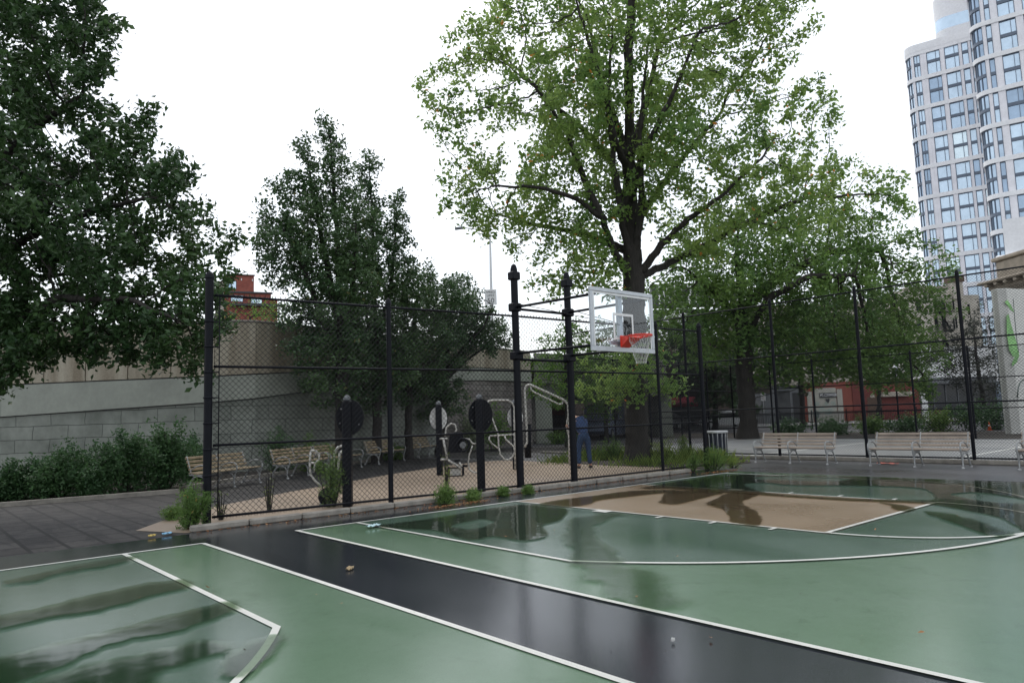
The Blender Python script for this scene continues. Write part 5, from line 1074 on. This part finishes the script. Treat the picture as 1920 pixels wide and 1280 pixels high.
pear('tallest pear tree, thickest trunk and high spires, behind the pillar beside the step trainer', 640, 850, 23.6,
     [[(641, 780, 23.6), (642, 700, 23.6), (640, 600, 23.6), (632, 450, 23.6), (622, 300, 23.6), (616, 240, 23.6)], [(641, 690, 23.6), (590, 560, 23.2), (560, 480, 23), (525, 420, 23)], [(640, 640, 23.6), (600, 430, 24), (575, 290, 24)], [(641, 660, 23.6), (665, 520, 23.3), (668, 420, 23.3)]],
     [([(553, 258), (576, 258), (592, 300), (612, 350), (612, 420), (580, 410), (562, 330)], 23.6, .13, .17), ([(606, 222), (618, 216), (632, 245), (648, 300), (664, 360), (660, 420), (620, 410), (608, 320)], 23.6, .16, .17), ([(474, 440), (500, 390), (535, 395), (560, 440), (560, 500), (500, 500)], 23.2, .12, .2),
      ([(545, 350), (575, 345), (600, 360), (640, 350), (665, 370), (680, 400), (690, 500), (690, 600), (668, 700), (630, 745), (590, 740), (560, 680), (540, 610), (545, 540), (500, 490), (510, 420), (540, 400)], 23.6, .62)], 210, .24)
pear('pear tree whose trunk shows between the two ochre benches right of the black disc pillar', 707, 845, 25.6,
     [[(706, 780, 25.6), (706, 700, 25.6), (702, 560, 25.6), (698, 420, 25.6), (693, 310, 25.6)], [(706, 660, 25.6), (735, 520, 25.6), (745, 390, 25.6)], [(705, 680, 25.6), (680, 560, 25), (668, 450, 25)]],
     [([(678, 305), (690, 290), (704, 300), (718, 350), (722, 420), (690, 430), (676, 360)], 25.6, .16, .17), ([(736, 372), (750, 366), (758, 400), (762, 470), (742, 470)], 25.6, .07, .15),
      ([(640, 430), (665, 380), (690, 370), (715, 390), (735, 420), (756, 440), (768, 500), (785, 560), (780, 640), (770, 720), (720, 755), (670, 750), (650, 680), (645, 560)], 25.6, .8)], 150, .18)
pear('slender pear tree just right of the near fence line post', 766, 840, 27.6, [[(766, 780, 27.6), (768, 700, 27.6), (775, 620, 27.6), (785, 540, 27.6)]],
     [([(735, 520), (785, 505), (830, 530), (872, 560), (860, 620), (830, 690), (790, 745), (745, 745), (730, 650)], 27.6, 1)], 90, .15)
pear('leaning pear tree with a long bare branch reaching right across the grey wall', 826, 830, 30.5, [[(828, 770, 30.5), (832, 720, 30.5), (838, 660, 30.5), (845, 590, 30.5), (848, 545, 30.5)], [(834, 700, 30.5), (870, 650, 30), (905, 615, 29.6), (925, 570, 29.5)], [(833, 715, 30.5), (880, 670, 31), (930, 640, 31)]],
     [([(820, 560), (845, 520), (878, 530), (890, 570), (905, 590), (930, 605), (958, 640), (930, 655), (890, 640), (862, 660), (845, 700), (855, 760), (812, 775), (800, 700), (800, 620)], 30.4, 1)], 110, .2)
def smalltree(name, label, bx, d, seeds, poly, ncl, lm, r0=.12, ls=.17, crad=.5, step=.3, group=None, k=18, mT=2.5):
    q = V2W(VL(bx, 800, d).x, d); q.z = 0
    tree(name, label, q, d, [[tuple(q)]+PL([(a, b_, d) for a, b_ in seeds])], [(poly, d, 1)], ncl, 7, crad, mT, step, ls, .16, k, lm, M_bark2, r0, .009, 2.4, .42, rleaf=.0155, group=group)
smalltree('small_tree', 'small bright green tree between the hoop posts in front of the bridge', 1062, 36, [(1062, 740), (1060, 680), (1058, 640)], [(1015, 668), (1040, 640), (1045, 618), (1075, 615), (1092, 640), (1100, 690), (1090, 745), (1050, 762), (1015, 745), (995, 700)], 75, L_light, .1, .17)
smalltree('small_tree', 'drooping green tree behind the backboard net', 1135, 40, [(1135, 740), (1135, 690), (1130, 650)], [(1090, 640), (1110, 622), (1160, 630), (1180, 670), (1175, 740), (1130, 765), (1095, 750), (1085, 700)], 80, L_plane2, .12, .2)
gs = 'dark street trees in front of the shops'
smalltree('street_tree', 'dark street tree left of the second big trunk', 1340, 56, [(1342, 760), (1340, 700), (1338, 650)], [(1240, 610), (1300, 590), (1390, 600), (1400, 700), (1390, 760), (1330, 765), (1310, 725), (1235, 715), (1225, 660)], 120, L_dark, .2, .3, .8, .45, gs, 18, 4)
smalltree('street_tree', 'dark street tree over the grey shop front', 1505, 58, [(1505, 760), (1500, 700), (1500, 660)], [(1420, 640), (1480, 600), (1560, 610), (1590, 650), (1570, 690), (1520, 705), (1470, 715), (1425, 705)], 110, L_dark, .2, .3, .8, .45, gs, 18, 4)
smalltree('street_tree', 'forked street tree in front of the red shop', 1648, 58, [(1647, 770), (1648, 735), (1652, 690)], [(1600, 640), (1650, 600), (1720, 620), (1725, 670), (1700, 705), (1650, 712), (1610, 700)], 90, L_plane2, .14, .3, .8, .45, gs, 16, 3)
smalltree('purple_tree', 'sparse dark purple-green tree in front of the white fronted shop', 1852, 46, [(1848, 770), (1838, 720), (1830, 660), (1825, 610)], [(1745, 665), (1775, 640), (1800, 625), (1815, 590), (1830, 590), (1840, 620), (1858, 575), (1872, 590), (1890, 640), (1895, 740), (1850, 745), (1800, 735), (1770, 700)], 110, leafmat('leaves_purple_green', (.022, .030, .024), (.055, .062, .045), None, .2), .14, .17, .6, .35)
smalltree('hilltop_bush', 'yellow-green bushes on top of the wall below the red building', 470, 40, [(470, 610), (468, 595)], [(405, 615), (415, 592), (450, 582), (490, 572), (530, 575), (560, 600), (556, 618), (480, 622)], 70, L_light, .08, .16, .4, .25, None, 10, 1.5)
smalltree('hilltop_bush', 'small trees on the raised road behind the leaning pear tree', 860, 52, [(860, 640), (862, 610)], [(800, 590), (850, 575), (900, 590), (910, 640), (850, 655), (800, 640)], 60, L_pear, .1, .2, .5, .3)

# ------------------------------------------------------------------ shrubs, weeds, grass
def bush(px, py, d, wpx, hpx, lm, label, name='shrub', cat='shrub', group=None, n=260, ls=.09, k=7, depth=.8, spire=0):
    q = V2W(VL(px, py, d).x, d); q.z = 0; W2 = wpx/FPX*d/2; H = hpx/FPX*d; t = thing(name, label, cat, q, 0, group); C = []
    stems = MB(); r_ = Vector(Rh); f_ = Vector(Fh)
    ns = 14
    for s_ in range(ns):
        a = rng.uniform(0, 2*math.pi); rr_ = rng.uniform(.1, 1); hh = H*rng.uniform(.55, 1.0)*(1-.35*rr_)*(1.25 if s_ < spire else 1); e = r_*(W2*rr_*math.cos(a))+f_*(depth*rr_*math.sin(a)); pts = [e*.25, e*.6+Vector((0, 0, hh*.5)), e+Vector((0, 0, hh))]
        stems.tube(pts, [.012, .008, .004], 4, smooth=False, caps=False)
        for k_ in range(n//ns):
            tt = rng.uniform(.08, 1)**.8; p = pts[0].lerp(pts[1], tt*2) if tt < .5 else pts[1].lerp(pts[2], tt*2-1); sp = (.16*W2+(.05 if name != 'weed' else .012))*(1.25-tt*.8); C.append(np.array(p)+rng.normal(0, sp, 3))
    C = np.array(C); C[:, 2] = np.abs(C[:, 2])+.02; V, F = leaves(C, ls*(1.25 if name == 'weed' else 1), ls*.7, k, .3, .28 if name == 'weed' else .5); V[:, 2] = np.abs(V[:, 2]); stems.build('stems', M_bark2, t); npmesh('foliage', V, F, lm, t); return t
gh = 'shrubs in the bed under the wall at the left'
hd = [(15, 945, 70, 75, 'lowest shrub at the left edge of the bed'), (85, 940, 90, 95, 'second shrub from the left edge under the wide wall joint'), (160, 935, 95, 110, 'rounded dark shrub left of the tallest shrub'), (235, 928, 95, 170, 'tallest wispy shrub reaching up the painted wall'), (305, 922, 95, 150, 'broad green shrub left of the corner post'), (362, 905, 60, 100, 'leafy shrub touching the first ochre bench'), (120, 905, 120, 70, 'low shrub at the back against the wall stones')]
for px, py, w_, h_, lab in hd: bush(px, py, depth_of(G(px, py))+.9, w_*1.25, h_*.82, L_hedge, lab, group=gh, n=620, ls=.10, k=9, spire=3)
for px, py, dd_, w_, h_, lab in ((520, 870, 23.4, 90, 105, 'shrub behind the second ochre bench'), (585, 862, 24.2, 70, 70, 'fern-like shrub beside the thickest pear trunk'), (735, 845, 29.3, 60, 30, 'low shrub between the pear trunks behind the bench backs')): bush(px, py, dd_, w_, h_, L_light if dd_ > 24 else L_hedge, lab, n=260)
bush(925, 820, 35, 70, 110, L_light, 'vine-like bright green sapling against the grey stone wall', n=260, ls=.13)
bush(880, 820, 34, 50, 90, pmat('pale_hanging_vines', (.16, .20, .11), .8), 'pale hanging vines on the stone wall behind the bike', n=200, ls=.12)
bush(1072, 832, 34, 30, 40, L_hedge, 'small round shrub on the path beyond the bar frame', n=120); bush(1045, 815, 40, 70, 30, L_plane2, 'low shrubs by the underpass', n=150, ls=.12)
gw = 'weeds growing along the kerb'
def weed(px, py, w_, h_, label, lm=L_weed, n=200, ls=.05, k=6, dep=.2, dd_=0): return bush(px, py, depth_of(G(px, py))+dd_, w_, h_, lm, label, 'weed', 'weed', gw, n, ls, k, dep)
weed(352, 992, 84, 92, 'biggest feathery weed clump at the foot of the corner post', L_weed, 520, .045, 8, .35)
weed(322, 975, 34, 26, 'little yellowish tuft left of the big weed clump'); weed(414, 975, 26, 70, 'thin dry stalk weed just right of the corner post', L_grass, 40, .04, 3); weed(505, 957, 22, 90, 'tall sparse stalk weed in the first fence bay', L_grass, 36, .04, 3)
weed(622, 950, 80, 120, 'tall weeds overgrowing the step trainer', L_weed, 380, .045, 7, .3); weed(833, 944, 60, 34, 'bright weed with a tall stalk on the kerb by the fence post'); weed(838, 935, 14, 110, 'single tall stalk rising in front of the bike', L_grass, 60, .045, 4)
weed(888, 938, 44, 18, 'low weed on the kerb before the black pillar'); weed(944, 930, 24, 15, 'small weed tuft left of the hoop post'); weed(991, 925, 18, 12, 'tiny weed tuft right of the hoop post')
weed(1338, 882, 86, 42, 'leafy weed clump covering the kerb end before the litter bin', L_weed, 420, .045, 6, .4, .3); weed(1300, 885, 24, 40, 'small weed at the kerb end', L_weed, 120, .05, 5)
weed(1375, 880, 34, 14, 'yellowing grass tuft right of the bin weeds', L_grass, 80, .05, 4, .2, .5)
gb = 'shrubs bordering the far side of the grey court'
for i, (px, w_, h_, lm) in enumerate(((1480, 90, 30, L_hedge), (1560, 90, 26, L_hedge), (1640, 80, 36, L_plane2), (1700, 90, 36, L_hedge), (1765, 80, 50, L_plane2), (1815, 70, 66, L_hedge), (1870, 60, 60, L_hedge))):
    bush(px, 818, 40.5, w_, h_, lm, ['low dark shrub left of the graffiti shop', 'low dark shrub in front of the graffiti shop', 'pale green shrub left of the lantern post', 'dark shrub right of the lantern post', 'bushy shrub before the white fronted shop', 'tall shrub before the dark shop glass', 'shrub beside the traffic cone at the handball wall'][i], group=gb, n=240, ls=.16, k=6, depth=1.3)
bush(1765, 806, 42.5, 40, 46, leafmat('leaves_reddish', (.10, .045, .025), (.14, .085, .035), None, .2), 'reddish shrub before the dark shop glass', n=140, ls=.14)
for px, py, w_, h_, lab in ((1245, 868, 50, 60, 'tall yellow-green weed clump right of the biggest trunk'), (1283, 862, 44, 48, 'feathery weed clump before the fence end and the litter bin'), (1150, 862, 60, 44, 'low ferny weed clump left of the biggest trunk')):
    bush(px, py, depth_of(G(px, py)), w_, h_, L_grass if px > 1200 else L_weed, lab, 'weed', 'weed', None, 300, .055, 5, .5)
# grass round the big tree: long blades as one mass
n = 9000; th_ = rng.uniform(0, 1, n); xs = rng.uniform(-10.0, -5.3, n); ys = rng.uniform(-7.6, -1.5, n)
keep = (ys > -7.6+(-6.2-xs).clip(0)*-.1) & ~((xs > -6.15) & (ys < -1.9) & (rng.uniform(0, 1, n) > .06)); xs, ys = xs[keep], ys[keep]; n = len(xs)
dens = np.sin(xs*2.1)+np.cos(ys*1.7)+rng.normal(0, .6, n); keep = dens > -.1; xs, ys = xs[keep], ys[keep]; n = len(xs); h_ = rng.uniform(.08, .55, n)*(.45+.55*np.sin(xs*1.3+ys)**2); a = rng.uniform(0, 2*math.pi, n); ln = rng.uniform(.05, .25, n)
bx_, by_ = np.cos(a), np.sin(a); w_ = .011; z0 = np.full(n, .0); V = np.stack([np.stack([xs-by_*w_, ys+bx_*w_, z0], 1), np.stack([xs+by_*w_, ys-bx_*w_, z0], 1), np.stack([xs+bx_*ln*.4+by_*w_*.7, ys+by_*ln*.4-bx_*w_*.7, h_*.6], 1), np.stack([xs+bx_*ln, ys+by_*ln, h_], 1), np.stack([xs+bx_*ln*.4-by_*w_*.7, ys+by_*ln*.4+bx_*w_*.7, h_*.6], 1)], 1).reshape(-1, 3)
F = np.arange(5*n).reshape(n, 5); tag(npmesh('tall_grass', V, F, L_grass), 'long yellow-green grass around the foot of the biggest trunk', 'grass', kind='stuff')
# fallen leaves gathered along the kerb and scattered on the courts
C = [];
for i in range(420):
    s_ = rng.uniform(0, 1); C.append((7.2-12.3*s_, -1.10+.26*s_+abs(rng.normal(0, .05)), .02))
for px, py, w_, k_ in ((395, 988, .18, 120), (835, 950, .28, 160), (890, 942, .25, 110), (1340, 886, .4, 120), (1375, 882, .3, 60)):
    q = G(px, py)
    for i in range(k_): C.append((q.x+rng.normal(0, w_), q.y+rng.normal(0, .06), .02))
for i in range(26): C.append((rng.uniform(-5, 9), rng.uniform(0, 9), .036))
C = np.array(C); V, F = leaves(C, .04, .004, 1, 2.5, .6); tag(npmesh('leaf_litter', V, F, L_red), 'small brown leaves gathered along the kerb', 'leaf litter', kind='stuff')

C = np.stack([rng.uniform(-5, 12, 120), rng.uniform(0, 9.5, 120), np.full(120, .036)], 1); V, F = leaves(C, .028, .003, 1, 4, .5); tag(npmesh('dark_grit', V, F, M_soil), 'small dark specks of grit scattered over the court paint', 'grit', kind='stuff')
